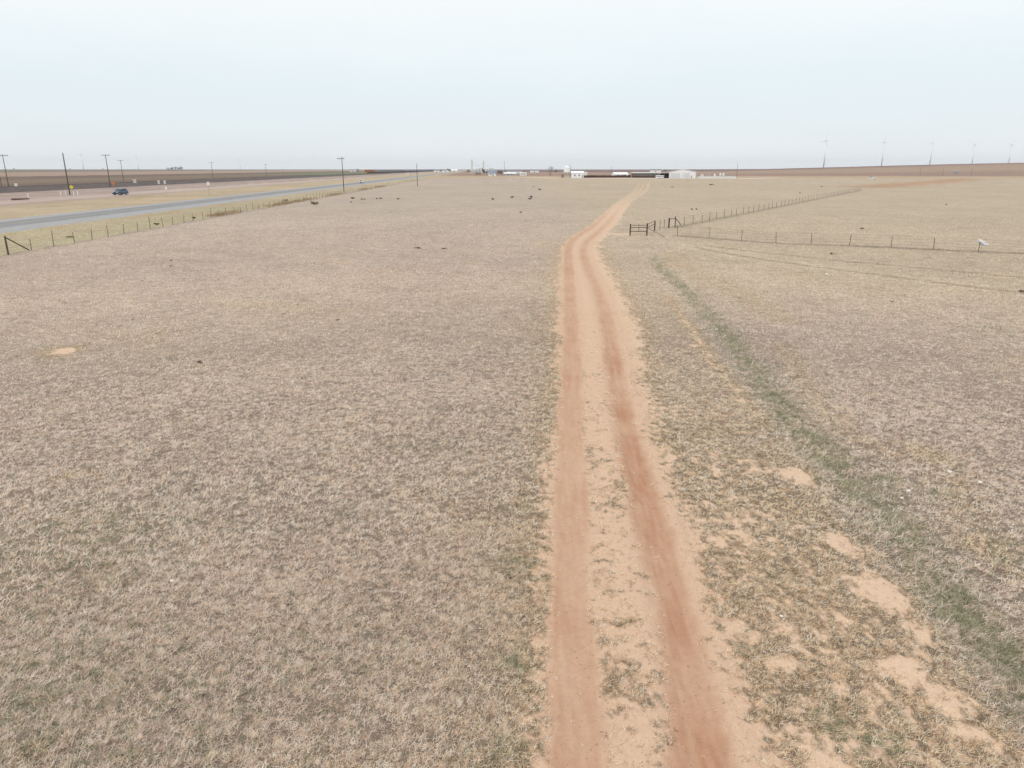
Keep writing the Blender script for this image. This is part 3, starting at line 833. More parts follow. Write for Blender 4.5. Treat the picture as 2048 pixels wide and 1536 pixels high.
def turbine(px, top_py, hpx_base, yaw, rot, label):
    """hub at pixel row top_py; distance chosen so that an 82 m hub on the ground there fits"""
    global first
    dist = None
    for d_ in np.arange(900, 14000, 20.0):
        x, y = GA(px, d_); z = hz(x, y)
        row = 338 - (z + 82 - H) / d_ * F / CP * 1.0
        if row >= top_py: dist = d_; break
    dist = dist or 13000
    x, y = GA(px - (px - 1024) * 0.0, dist)
    t = tp_ if first else copy_tree(tp_)
    first = False
    t.location = (x, y, hz(x, y)); t.rotation_euler = (0, 0, face_cam(x, y) + yaw)
    for c in t.children:
        if c.name.startswith('blade'): c.rotation_euler = (c.rotation_euler[0] + rot, 0, 0)
    tag(t, label, 'wind turbine', 'wind turbines on the horizon')
turbine(1646.5, 284, 330, 0.60, 0.35, 'nearest wind turbine, tallest and leftmost of those on the right ridge')
turbine(1762, 287, 330, 0.55, 0.1, 'second wind turbine from the left on the right ridge')
turbine(1858, 288, 330, 0.45, 0.0, 'middle wind turbine of the five on the right ridge')
turbine(1942, 292, 330, 0.50, 0.8, 'fourth wind turbine from the left on the right ridge')
turbine(2015, 292.5, 330, 0.50, 0.5, 'rightmost wind turbine on the right ridge')
for px, py, lb in ((167, 311, 'faint wind turbine on the horizon right of the tall bare pole'), (277, 315, 'faint wind turbine above the blue car side of the horizon'),
                   (311, 324, 'small faint wind turbine left of the dark tree clump'), (361, 316, 'faint wind turbine behind the dark tree clump'),
                   (481, 320, 'faint lone wind turbine between the two far crossarm poles'), (565, 327, 'very faint wind turbine left of centre skyline, first of a row'),
                   (596, 327, 'very faint wind turbine, second of the row left of centre'), (620, 328, 'very faint wind turbine, third of the row left of centre'),
                   (656, 331, 'tiny faint wind turbine just left of the roadside crossarm pole')):
    turbine(px, py, 337, 0.3 + (px % 7) * 0.05, (px % 11) * 0.17, lb)

# ------------------------------------------------------------------ vehicles
M_TYRE = mat('tyre', (0.02, 0.02, 0.02), 0.9, 0.1, 5)
M_RIM = mat('wheel_rim', (0.45, 0.45, 0.46), 0.35, 0.05, 3, 0.7)
M_GLASS = mat('dark_window', (0.03, 0.04, 0.05), 0.08, 0.05, 2, 0.0, 0, 0.6)
M_TRIM = mat('black_trim', (0.02, 0.02, 0.022), 0.5, 0.1, 4)
M_LAMP = mat('headlight', (0.75, 0.77, 0.8), 0.1, 0.02, 2)
M_RED = mat('tail_light', (0.35, 0.02, 0.02), 0.2, 0.02, 2)
def wheel(parent, x, y, r=0.36, wd=0.24):
    ty = MB()
    n = 20; vs_ = []
    for (rr, yy) in ((r * 0.62, -wd / 2), (r * 0.93, -wd / 2), (r, -wd / 2 + 0.04), (r, wd / 2 - 0.04), (r * 0.93, wd / 2), (r * 0.62, wd / 2)):
        for k_ in range(n):
            t = 2 * math.pi * k_ / n; vs_.append((rr * math.cos(t), yy, rr * math.sin(t)))
    ty.add(vs_, [(i * n + k_, i * n + (k_ + 1) % n, ((i + 1) % 6) * n + (k_ + 1) % n, ((i + 1) % 6) * n + k_) for i in range(6) for k_ in range(n)])
    o = ty.build('wheel', M_TYRE, parent, True); o.location = (x, y, r)
    sgn = 1 if y > 0 else -1
    MB().tube((0, sgn * (wd / 2 - 0.05), 0), (0, sgn * (wd / 2 - 0.02), 0), r * 0.64, r * 0.5, 14).build('rim', M_RIM, o)
    return o
def suv(label, loc, rz, paint, group=None, L=4.7, Wd=1.92, name='car', cat='car'):
    """front towards +X"""
    t = thing(name, label, cat, loc, rz, group); h = L / 2; y = Wd / 2
    def arch(cx, r=0.43, n=7):
        return [(cx + r * math.cos(a), 0.36 + r * math.sin(a)) for a in np.linspace(0, math.pi, n)]
    low = [(-h, 0.42)] + [(-h + 0.05, 0.30)] + arch(-h + 0.95)[::-1] + arch(h - 0.95)[::-1] + [(h - 0.08, 0.28), (h, 0.45)]
    top = [(h - 0.02, 0.74), (h - 0.18, 0.90), (h - 0.95, 1.02), (h - 1.25, 1.05), (-h + 0.35, 1.10), (-h + 0.04, 1.02)]
    poly = low + top; ins = {len(low) + i: 0.07 for i in range(len(top))}
    MB().prism(poly, -y, y, 'y', ins).build('body', paint, t)
    cab = [(h - 1.20, 1.04), (h - 2.02, 1.60), (-h + 0.75, 1.64), (-h + 0.22, 1.06)]
    MB().prism(cab, -y + 0.10, y - 0.10, 'y', {1: 0.14, 2: 0.14}).build('window', M_GLASS, t)
    MB().prism([(h - 1.92, 1.585), (h - 2.12, 1.68), (-h + 0.85, 1.71), (-h + 0.55, 1.62)], -y + 0.22, y - 0.22, 'y', {1: 0.06, 2: 0.06}).build('roof', paint, t)
    for s in (-1, 1):
        pl = MB()
        for (xa, za, xb, zb) in ((h - 1.20, 1.04, h - 2.02, 1.60), (-h + 2.15, 1.06, -h + 2.05, 1.62), (-h + 1.15, 1.06, -h + 1.0, 1.62)):
            pl.tube((xa, s * (y - 0.09), za), (xb, s * (y - 0.225), zb), 0.045, n=6)
        pl.build('pillar', paint, t)
        MB().box(h - 0.22, h - 0.01, min(s * 0.52, s * 0.86), max(s * 0.52, s * 0.86), 0.70, 0.84).build('headlight', M_LAMP, t)
        MB().box(-h - 0.01, -h + 0.12, min(s * 0.62, s * 0.88), max(s * 0.62, s * 0.88), 0.78, 0.98).build('tail_light', M_RED, t)
        MB().box(h - 1.55, h - 1.38, min(s * 0.93, s * 1.1), max(s * 0.93, s * 1.1), 1.04, 1.18).build('mirror', paint, t)
        MB().box(-0.25, -0.05, min(s * (y - 0.05), s * (y + 0.015)), max(s * (y - 0.05), s * (y + 0.015)), 0.88, 0.91).build('door_handle', M_TRIM, t)
        MB().box(-h + 1.45, h - 1.45, min(s * (y - 0.1), s * (y + 0.012)), max(s * (y - 0.1), s * (y + 0.012)), 0.30, 0.42).build('sill', M_TRIM, t)
        for cx in (-h + 0.95, h - 0.95): wheel(t, cx, s * (y - 0.13))
    MB().box(h - 0.1, h + 0.015, -0.5, 0.5, 0.60, 0.80).build('grille', M_TRIM, t)
    MB().box(h - 0.1, h + 0.03, -0.8, 0.8, 0.32, 0.52).build('bumper', M_TRIM, t)
    MB().box(-h + 1.2, h - 1.2, -0.75, 0.75, 0.26, 0.4).build('underbody', M_TRIM, t)
    return t
M_BLUE = mat('blue_car_paint', (0.07, 0.125, 0.20), 0.15, 0.05, 2, 0.3, 0, 0.6)
x, y, z = on(241.5, 390)
suv('dark blue SUV parked on the pinkish gravel road', (x, y, z), math.atan2(-y, -x) - rad(40), M_BLUE).scale = (1.06, 1.06, 1.18)

def pickup(label, loc, rz, paint, group=None, L=6.1, name='pickup_truck'):
    t = thing(name, label, 'truck', loc, rz, group); h = L / 2; y = 0.98
    MB().prism([(-h, 0.5), (h - 0.1, 0.42), (h, 0.6), (h - 0.05, 1.0), (h - 0.3, 1.12), (h - 1.5, 1.18), (-h, 1.18)], -y, y, 'y', {4: 0.05, 5: 0.05, 6: 0.03}).build('body', paint, t)
    MB().prism([(h - 1.45, 1.17), (h - 2.1, 1.82), (h - 3.7, 1.85), (h - 3.95, 1.17)], -y + 0.06, y - 0.06, 'y', {1: 0.14, 2: 0.14}).build('window', M_GLASS, t)
    MB().box(h - 3.75, h - 2.05, -y + 0.2, y - 0.2, 1.80, 1.92).build('roof', paint, t)
    MB().box(-h + 0.1, h - 4.05, -y + 0.1, y - 0.1, 1.10, 1.19).build('bed', M_TRIM, t)
    for s in (-1, 1):
        for cx in (-h + 1.25, h - 1.05): wheel(t, cx, s * (y - 0.12), 0.41)
        MB().box(h - 0.15, h + 0.01, min(s * 0.6, s * 0.92), max(s * 0.6, s * 0.92), 0.78, 0.96).build('headlight', M_LAMP, t)
    MB().box(h - 0.1, h + 0.02, -0.55, 0.55, 0.6, 0.98).build('grille', M_TRIM, t)
    return t
M_WPAINT = mat('white_paint', (0.74, 0.73, 0.73), 0.3, 0.04, 2)
x, y, z = on(1743, 358.2)
pickup('white pickup truck at the far edge of the right pasture', (x, y, z), face_cam(x, y) + math.pi, M_WPAINT, L=7.0)
p = UW(68.4, 68.4 / ((960 - 723.5) / F * CP))
suv('small white car driving on the highway near the locomotives', (p[0], p[1], 0.15), math.atan2(-D[1], -D[0]), M_WPAINT)

# ------------------------------------------------------------------ freight train
M_ORANGE = mat('loco_orange', (0.36, 0.11, 0.055), 0.5, 0.15, 0.5)
M_LBLK = mat('loco_black', (0.03, 0.028, 0.028), 0.7, 0.2, 0.5)
M_LYEL = mat('loco_yellow', (0.55, 0.36, 0.06), 0.5, 0.1, 0.5)
M_HOP = mat('hopper_grey', (0.34, 0.34, 0.36), 0.6, 0.12, 0.3)
def bogie(x, L=3.0):
    m = MB().box(x - L / 2, x + L / 2, -1.15, 1.15, 0.45, 0.85)
    for dx in (-L * 0.32, L * 0.32):
        for s in (-0.8, 0.8): m.tube((x + dx, s - 0.08, 0.46), (x + dx, s + 0.08, 0.46), 0.46, n=12)
    return m
def loco():
    t = thing('locomotive', 'x', 'locomotive', (0, 0, 0))
    MB().box(-11, 11, -1.5, 1.5, 1.15, 1.6).build('frame', M_LBLK, t)
    MB().prism([(-9.5, 1.6), (6.2, 1.6), (6.2, 4.1), (5.6, 4.45), (-9.0, 4.45), (-9.5, 4.1)], -1.05, 1.05, 'y').build('hood', M_ORANGE, t)
    MB().box(-9.0, 5.6, -1.15, 1.15, 4.3, 4.55).build('roof', M_LBLK, t)
    cb = MB().prism([(6.25, 1.6), (8.9, 1.6), (8.9, 3.9), (8.5, 4.6), (6.25, 4.6)], -1.5, 1.5, 'y').build('cab', M_ORANGE, t)
    MB().box(8.8, 8.93, -1.2, -0.15, 3.3, 3.85).build('window', M_GLASS, cb); MB().box(8.8, 8.93, 0.15, 1.2, 3.3, 3.85).build('window', M_GLASS, cb)
    for s in (-1, 1):
        MB().box(6.8, 8.3, min(s * 1.4, s * 1.52), max(s * 1.4, s * 1.52), 3.2, 3.8).build('window', M_GLASS, cb)
        MB().tube((-10.5, s * 1.45, 2.5), (6.2, s * 1.45, 2.5), 0.04, n=4).build('handrail', M_LYEL, t)
    MB().prism([(8.92, 1.6), (10.6, 1.6), (10.5, 3.0), (8.92, 3.2)], -0.95, 0.95, 'y').build('nose', M_ORANGE, t)
    MB().box(-3, 3, -1.3, 1.3, 0.4, 1.15).build('fuel_tank', M_LBLK, t)
    MB().box(10.9, 11.3, -1.4, 1.4, 0.35, 1.6).build('pilot', M_LYEL, t)
    for x_ in (-7, 7): bogie(x_, 4.6).build('bogie', M_LBLK, t)
    return t
def hopper():
    t = thing('hopper_car', 'pale grey covered hopper car in the long freight train', 'train car', (0, 0, 0), 0, 'hopper cars of the freight train')
    MB().prism([(-8.6, 2.6), (-6.0, 1.5), (-3.2, 1.5), (-2.9, 2.2), (-1.5, 1.5), (1.5, 1.5), (2.9, 2.2), (3.2, 1.5), (6.0, 1.5), (8.6, 2.6), (8.6, 4.3), (8.2, 4.65), (-8.2, 4.65), (-8.6, 4.3)], -1.55, 1.55, 'y', {11: 0.35, 12: 0.35}).build('body', M_HOP, t)
    rb_ = MB()
    for i in range(9):
        xx = -8.0 + i * 2.0
        rb_.box(xx - 0.06, xx + 0.06, -1.63, 1.63, 2.45, 4.2)
    rb_.build('side_rib', M_HOP, t)['kind'] = 'stuff'
    MB().box(-8, 8, -0.5, 0.5, 4.66, 4.85).build('hatch_row', M_HOP, t)
    MB().box(-9.0, 9.0, -0.5, 0.5, 0.95, 1.35).build('underframe', M_LBLK, t)
    for x_ in (-6.7, 6.7): bogie(x_, 2.6).build('bogie', M_LBLK, t)
    return t
lp = loco(); hp = hopper()
W0 = RU / ((960 - 733) / F * CP)
rz = math.atan2(-D[1], -D[0]); RZ = 1.86
names = ('orange lead locomotive with yellow pilot heading the freight train', 'second orange locomotive behind the leading one', 'third orange locomotive of the freight train', 'rear orange locomotive coupled to the grey hopper cars')
for i in range(4):
    t = lp if i == 0 else copy_tree(lp); p = UW(RU, W0 + 11.4 + i * 22.9)
    t.location = (p[0], p[1], RZ); t.rotation_euler = (0, 0, rz); t.scale = (1.0, 1.08, 1.12); tag(t, names[i], 'locomotive', 'locomotives of the freight train')
simple_me = None
ORD = 'first second third fourth fifth sixth seventh eighth ninth tenth eleventh twelfth thirteenth fourteenth fifteenth sixteenth seventeenth eighteenth nineteenth twentieth twenty-first twenty-second twenty-third twenty-fourth'.split()
wc = W0 + 4 * 22.9 + 9.6
car_me = MB().prism([(-8.6, 2.6), (-6.0, 1.4), (6.0, 1.4), (8.6, 2.6), (8.6, 4.3), (8.2, 4.75), (-8.2, 4.75), (-8.6, 4.3)], -1.55, 1.55, 'y', {5: 0.35, 6: 0.35})
under_me = MB().box(-9.1, 9.1, -1.25, 1.25, 0.0, 1.5).mesh('underframe', M_LBLK)
for i in range(150):
    if i < 24:
        t = hp if i == 0 else copy_tree(hp)
        t['label'] = '%s grey covered hopper car behind the orange locomotives' % ORD[i]
    else:
        if simple_me is None:
            simple_me = car_me.mesh('hopper_car', M_HOP)
        t = link('hopper_car', simple_me); link('underframe', under_me, t); tag(t, 'distant grey hopper car far back in the freight train', 'train car', 'far hopper cars of the freight train')
    p = UW(RU, wc + i * 18.7); t.location = (p[0], p[1], RZ); t.rotation_euler = (0, 0, rz); t.scale = (1.0, 1.08, 1.12)

# ------------------------------------------------------------------ roadside signs
M_SIGNW = mat('sign_white', (0.78, 0.78, 0.76), 0.4, 0.04, 2)
M_SIGNY = mat('sign_yellow', (0.72, 0.60, 0.06), 0.4, 0.04, 2)
M_GALV = mat('galvanised', (0.34, 0.34, 0.34), 0.5, 0.15, 3, 0.4)
M_SIGNO = mat('sign_orange', (0.55, 0.19, 0.05), 0.5, 0.06, 2)
def sign(px, base, h_, wd, hh, m, label, diamond=False, rz_=0.0):
    x, y, z = on(px, base)
    t = thing('road_sign', label, 'sign', (x, y, z), face_cam(x, y) + rz_)
    MB().box(-0.05, 0.05, -0.03, 0.03, -0.2, h_).build('post', M_GALV, t)
    b_ = MB().box(-wd / 2, wd / 2, -0.07, -0.035, -hh / 2, hh / 2).build('panel', m, t); b_.location = (0, 0, h_ - hh / 2 + 0.05)
    if diamond: b_.rotation_euler = (0, rad(45), 0)
    return t
sign(145, 388, 2.7, 1.0, 1.0, M_SIGNY, 'yellow diamond warning sign beside the tall bare pole', True)
sign(419, 391, 4.1, 0.75, 1.1, M_SIGNW, 'narrow white road sign on grey post beside the highway')
sign(33.5, 378.5, 2.3, 1.1, 1.7, M_SIGNW, 'white signboard at far left before the railway bank')
sign(229, 385, 3.6, 1.0, 1.0, M_SIGNO, 'small orange sign behind the blue SUV', True)
sign(333, 384, 1.9, 0.6, 1.2, M_SIGNW, 'low white sign near the crossing posts')
def crossbuck(px, base, h_, label, sz=1.4):
    x, y, z = on(px, base)
    t = thing('crossing_sign', label, 'sign', (x, y, z), face_cam(x, y))
    MB().box(-0.06, 0.06, -0.05, 0.05, -0.2, h_).build('post', M_GALV, t)
    for a in (45, -45):
        b_ = MB().box(-sz / 2, sz / 2, -0.09 if a > 0 else -0.125, -0.055 if a > 0 else -0.091, -0.14, 0.14).build('crossed_board', M_SIGNW, t)
        b_.location = (0, 0, h_ - 0.5); b_.rotation_euler = (0, rad(a), 0)
    MB().box(-0.4, 0.4, -0.11, -0.06, h_ - 1.45, h_ - 1.15).build('panel', M_SIGNW, t)
    return t
crossbuck(271, 374, 3.3, 'white crossbuck sign right of the blue SUV', 1.9)
crossbuck(319, 377, 3.4, 'white crossbuck left of the pair at railway crossing', 1.3)
crossbuck(331, 376, 3.2, 'white crossbuck right of the pair at railway crossing', 1.3)
crossbuck(816, 358, 4.6, 'white crossing signal in front of the hopper cars', 2.2)
# short white marker posts about the foot of the tall pole
for px, b_, lb in ((122, 391, 'short white marker post left of the tall bare pole'), (132, 390, 'white marker post just left of the pole foot'), (148, 391, 'white marker post just right of the pole foot'), (156, 390, 'rightmost white marker post by the pole foot'), (57, 396, 'lone short white post on the gravel left of the tall pole')):
    x, y, z = on(px, b_)
    t = thing('marker_post', lb, 'post', (x, y, z), 0, 'marker posts by the crossing')
    MB().box(-0.09, 0.09, -0.09, 0.09, -0.2, 1.75).build('shaft', M_SIGNW, t)
    MB().box(-0.095, 0.095, -0.095, 0.095, 1.45, 1.65).build('band', M_TRIM, t)

# ------------------------------------------------------------------ farm buildings
M_WMET = mat('white_metal_siding', (0.80, 0.80, 0.81), 0.5, 0.05, 0.6)
M_WMET2 = mat('white_metal_roof', (0.80, 0.81, 0.82), 0.4, 0.04, 0.6)
M_GREY = mat('grey_siding', (0.40, 0.40, 0.40), 0.7, 0.1, 0.6)
M_DARK = mat('open_bay_shade', (0.035, 0.033, 0.032), 0.9, 0.2, 0.6)  # near-black: the dimness inside the open bay is put into the colour
M_DOOR = mat('grey_door', (0.62, 0.64, 0.66), 0.5, 0.05, 0.6)
M_BROWN = mat('brown_board', (0.085, 0.05, 0.04), 0.9, 0.2, 0.8)
M_SHING = mat('grey_shingle', (0.22, 0.22, 0.24), 0.9, 0.15, 0.8)
M_BLUER = mat('blue_grey_roof', (0.22, 0.25, 0.33), 0.7, 0.12, 0.8)
M_BRICK = mat('pinkish_brick', (0.36, 0.24, 0.20), 0.9, 0.12, 0.8)
M_TIN = mat('weathered_tin', (0.62, 0.62, 0.61), 0.6, 0.12, 0.7)
PXM = lambda px_w, py: px_w * (G(1024 + 1, py)[0])          # metres of px_w pixels at the row's distance

def house(name, label, px0, px1, base, depth, wall_h, roof_h, wallm, roofm, cat='building', ridge='x', rz_=0.0, doors=(), windows=(), over=0.4):
    """gable building whose front (local -Y) faces the camera; ridge along x (eaves to the front) or y (gable to the front)"""
    x, y, _ = on((px0 + px1) / 2, base); z = hz(x, y)
    wd = PXM(px1 - px0, base) / 2
    t = thing(name, label, cat, (x, y, z), face_cam(x, y) + rz_)
    wl = MB()
    if ridge == 'x':
        wl.prism([(0, -0.3), (depth, -0.3), (depth, wall_h), (depth / 2, wall_h + roof_h), (0, wall_h)], -wd, wd, 'x')
    else:
        wl.prism([(-wd, -0.3), (wd, -0.3), (wd, wall_h), (0, wall_h + roof_h), (-wd, wall_h)], 0, depth, 'y')
    wl.build('wall', wallm, t)
    r = MB(); th = 0.16
    if ridge == 'x':
        s = roof_h / (depth / 2)
        for a, b_ in ((-over, depth / 2), (depth + over, depth / 2)):
            za = wall_h - s * over + 0.02; zb = wall_h + roof_h + 0.02
            r.prism([(a, za), (b_, zb), (b_, zb + th), (a, za + th)], -wd - over, wd + over, 'x')
    else:
        s = roof_h / wd
        for sg in (-1, 1):
            za = wall_h - s * over + 0.02; zb = wall_h + roof_h + 0.02
            r.prism([(sg * (wd + over), za), (0, zb), (0, zb + th), (sg * (wd + over), za + th)], -over, depth + over, 'y')
    r.build('roof', roofm, t)
    for (fx, w_, h_, m_) in doors:
        d_ = MB().box(fx * wd - w_ / 2, fx * wd + w_ / 2, -0.06, 0.1, 0, h_).build('door', m_, t)
        if h_ < 3: MB().tube((fx * wd + w_ * 0.38, -0.12, 1.0), (fx * wd + w_ * 0.38, -0.06, 1.0), 0.05, n=6).build('handle', M_TRIM, d_)
    for (fx, w_, h_, zb) in windows:
        f_ = MB()
        cx = fx * wd
        f_.box(cx - w_ / 2 - 0.12, cx + w_ / 2 + 0.12, -0.10, 0.02, zb - 0.12, zb).box(cx - w_ / 2 - 0.12, cx + w_ / 2 + 0.12, -0.10, 0.02, zb + h_, zb + h_ + 0.12)
        f_.box(cx - w_ / 2 - 0.12, cx - w_ / 2, -0.10, 0.02, zb, zb + h_).box(cx + w_ / 2, cx + w_ / 2 + 0.12, -0.10, 0.02, zb, zb + h_)
        f2_ = f_.build('window', M_WMET2, t)
        MB().box(cx - w_ / 2, cx + w_ / 2, -0.05, 0.06, zb, zb + h_).build('pane', M_GLASS, f2_)
    return t

# big white metal building with open bay at its left
big = house('metal_building', 'large white metal farm building with open dark bay on its left', 1338, 1391, 356.5, 24, 5.6, 2.1, M_WMET, M_WMET2, ridge='y',
            doors=((-0.52, 8.2, 4.6, M_DOOR), (0.28, 4.6, 4.5, M_DOOR), (0.68, 1.1, 2.4, M_GREY)))
wd = PXM(53, 356.5) / 2
lt = MB().prism([(-wd - 8.5, 4.1), (-wd, 5.45), (-wd, 5.65), (-wd - 8.5, 4.3)], 0, 20, 'y'); lt.build('lean_to_roof', M_WMET2, big)
MB().box(-wd - 8.2, -wd - 0.05, 12, 12.2, 0, 4.4).build('bay_wall', M_DARK, big)
for xx in (-wd - 8.3, -wd - 4.2): MB().box(xx - 0.12, xx + 0.12, 0.2, 0.44, 0, 4.6).build('bay_post', M_GREY, big)
for xx in (-0.98, -0.02, 0.52, 0.98): MB().box(xx * wd - 0.12, xx * wd + 0.12, -0.14, -0.01, 0, 5.2).build('trim', M_GREY, big)
# white stock trailer in the bay
x, y, z = on(1319, 357.2)
tr_ = thing('stock_trailer', 'white trailer parked before the dark open bay', 'trailer', (x, y, z), face_cam(x, y))
MB().prism([(-3.4, 0.6), (3.4, 0.6), (3.4, 2.5), (3.1, 2.8), (-3.1, 2.8), (-3.4, 2.5)], -1.1, 1.1, 'y').build('body', M_WPAINT, tr_)
for xx in (-0.5, 0.5):
    for s in (-1, 1): wheel(tr_, xx, s * 1.0, 0.38, 0.2)
MB().box(-3.0, 3.0, -1.14, -1.1, 1.7, 2.1).build('vent', M_TRIM, tr_)
MB().tube((3.4, 0, 0.6), (4.6, 0, 0.55), 0.07, n=6).build('hitch', M_TRIM, tr_)

# long low open-front barn
x, y, z = on(1292, 355.4)
wd = PXM(57, 355.4) / 2
bn = thing('open_barn', 'long low open-fronted barn with thin white roof', 'barn', (x, y, z), face_cam(x, y))
MB().prism([(-0.6, 4.9), (11, 4.0), (11, 4.18), (-0.6, 5.12)], -wd - 0.3, wd + 0.3, 'x').build('roof', M_WMET2, bn)
MB().box(-wd - 0.25, wd + 0.25, -0.82, -0.62, 4.2, 5.15).build('fascia', M_WMET2, bn)
MB().box(-wd, wd, 2.2, 2.4, 0, 4.6).build('back_wall', M_GREY, bn)
for s in (-1, 1): MB().box(min(s * wd, s * (wd - 0.15)), max(s * wd, s * (wd - 0.15)), 0, 10.6, 0, 4.1).build('end_wall', M_GREY, bn)
for i in range(8):
    xx = -wd + 2 * wd * i / 7; MB().box(xx - 0.1, xx + 0.1, -0.4, -0.2, 0, 4.7).build('post', M_BROWN, bn)
for i in range(7):
    xa = -wd + 2 * wd * i / 7 + 0.12; xb = -wd + 2 * wd * (i + 1) / 7 - 0.12
    MB().box(xa, xb, -0.36, -0.24, 0.05, 1.5).build('lower_panel', M_BROWN, bn)

# dark board windbreak between shed and barn
x0_, y0_, _ = on(1168, 355.6); x1_, y1_, _ = on(1262, 355.2)
L_ = math.hypot(x1_ - x0_, y1_ - y0_); wb = thing('board_fence', 'long dark brown board fence between white shed and barn', 'fence', (x0_, y0_, 0), math.atan2(y1_ - y0_, x1_ - x0_))
npan = 18
for i in range(npan):
    a_ = L_ * i / npan; b_ = L_ * (i + 1) / npan
    MB().box(a_ + 0.08, b_ - 0.08, -0.05, 0.05, 0.1, 2.15 + rnd.uniform(-0.12, 0.12)).build('panel', M_BROWN, wb)
    MB().box(a_ - 0.07, a_ + 0.07, -0.08, 0.08, -0.2, 2.3).build('post', M_BROWN, wb)

house('shed', 'white gabled shed with two dark windows beside the bin', 1142.5, 1167, 356.0, 8, 4.5, 1.5, M_WMET, M_WMET2, 'shed',
      doors=((0.82, 1.3, 2.6, M_GREY),), windows=((-0.42, 1.1, 1.3, 1.7), (0.28, 1.1, 1.3, 1.7)))
# grain bin on legs
x, y, z = on(1134, 355.5)
gbn = thing('grain_bin', 'tall white hopper bin on legs left of the white shed', 'grain bin', (x, y, z), face_cam(x, y))
MB().lathe([(0.3, 2.6), (3.1, 4.9), (3.15, 5.0), (3.15, 9.6), (1.6, 10.6), (0.5, 11.0)], 24).build('tank', M_WMET2, gbn, False)
for k_ in range(10):
    t_ = 2 * math.pi * k_ / 10
    MB().tube((3.0 * math.cos(t_), 3.0 * math.sin(t_), -0.2), (3.0 * math.cos(t_), 3.0 * math.sin(t_), 5.2), 0.13, n=6).build('leg', M_GALV, gbn)
MB().tube((3.35, -0.3, 0), (3.35, -0.3, 11.2), 0.09, n=6).tube((3.75, -0.3, 0), (3.75, -0.3, 11.2), 0.09, n=6).build('ladder', M_GALV, gbn)
MB().tube((3.5, -0.3, 11.0), (0.4, 0, 11.1), 0.16, n=6).build('spout', M_GALV, gbn)
# round silver tank behind the shed
x, y, z = on(1171.5, 354.6)
t = thing('storage_tank', 'small pale round tank right of the white shed', 'tank', (x, y, z))
MB().lathe([(1.9, -0.2), (1.9, 4.2), (1.2, 4.9), (0.2, 5.1)], 20).build('shell', M_TIN, t)
MB().lathe([(0.3, 5.05), (0.3, 5.3)], 10).build('lid', M_TIN, t)
# dark stack left of the bin
x, y, z = on(1125, 355.3)
t = thing('feed_stack', 'low grey stack standing just left of the hopper bin', 'stack', (x, y, z), face_cam(x, y))
for i in range(3): MB().box(-1.4 + 0.1 * i, 1.2 - 0.15 * i, -0.8, 0.8, 0.02 + i * 1.1, 1.08 + i * 1.1).build('bale', mat('grey_bale', (0.25, 0.22, 0.19), 0.95, 0.2, 1.5), t)
house('farmhouse', 'small white-roofed farmhouse with pinkish gable left of barn', 1228, 1258, 354.4, 9, 2.8, 1.9, M_WMET, M_WMET2, 'house', rz_=0.45,
      doors=((0.1, 1.1, 2.2, M_BROWN),), windows=((-0.45, 1.6, 1.2, 1.0), (0.5, 1.6, 1.2, 1.0)))

# yard equipment right of the big building
def yard(px, base, label, kind):
    x, y, z = on(px, base)
    t = thing(kind, label, kind.replace('_', ' ').split()[-1], (x, y, z), face_cam(x, y))
    return t
t = yard(1404, 355.6, 'white slatted stack at left of the gravel yard', 'pallet_stack')
for i in range(5): MB().box(-1.5, 1.5, -0.8, 0.8, i * 0.72, i * 0.72 + 0.5).build('pallet', M_WPAINT, t)
t = yard(1416, 355.4, 'pale pipe rack in the gravel yard', 'pipe_rack')
for i in range(5): MB().box(-2.4 + i * 1.2 - 0.12, -2.4 + i * 1.2 + 0.12, -0.5, 0.5, 0, 3.6).build('upright', M_WPAINT if i % 2 else M_GREY, t)
for z_ in (0.9, 2.0, 3.1): MB().box(-2.5, 2.5, 0.5, 0.62, z_, z_ + 0.2).build('shelf', M_GREY, t)
t = yard(1429, 355.6, 'white bulk tank standing mid gravel yard', 'bulk_tank')
MB().lathe([(0.9, 0.6), (1.1, 0.9), (1.1, 2.9), (0.5, 3.4), (0.2, 3.5)], 16).build('shell', M_WPAINT, t)
for k_ in range(4): MB().tube((0.8 * math.cos(k_ * 1.57), 0.8 * math.sin(k_ * 1.57), 0), (0.8 * math.cos(k_ * 1.57), 0.8 * math.sin(k_ * 1.57), 0.8), 0.07, n=6).build('leg', M_GREY, t)
t = yard(1437, 355.5, 'dark farm implement with upright frame in the yard', 'farm_implement')
for i in range(4): MB().box(-1.5 + i, -1.38 + i, -0.5, 0.5, 0.2, 3.0).build('tine', M_GREY, t)
MB().box(-1.6, 1.7, -0.1, 0.1, 2.0, 2.25).build('toolbar', M_GREY, t)
for s in (-1, 1): wheel(t, 0, s * 0.9, 0.4)
for px, lb in ((1440.5, 'white feed bin, left of the pair in the yard'), (1446.5, 'white feed bin, right of the pair in the yard')):
    t = yard(px, 355.4, lb, 'feed_bin'); t['category'] = 'feed bin'
    MB().lathe([(0.25, 0.9), (1.05, 1.9), (1.05, 3.5), (0.4, 4.1)], 14).build('hopper', M_WPAINT, t)
    for k_ in range(4): MB().tube((0.85 * math.cos(k_ * 1.57), 0.85 * math.sin(k_ * 1.57), 0), (0.85 * math.cos(k_ * 1.57), 0.85 * math.sin(k_ * 1.57), 2.0), 0.06, n=5).build('leg', M_GREY, t)
t = thing('yard_fence', 'thin pale rail fence behind the gravel yard', 'fence', (0, 0, 0))
for i in range(9):
    x, y, z = on(1448 + i * 3.0, 354.4); MB().box(x - 0.09, x + 0.09, y - 0.09, y + 0.09, -0.1, 3.3).build('post', M_GREY, t)
lw = thing('low_wall', 'low white board wall along the front of the gravel yard', 'wall', (0, 0, 0))
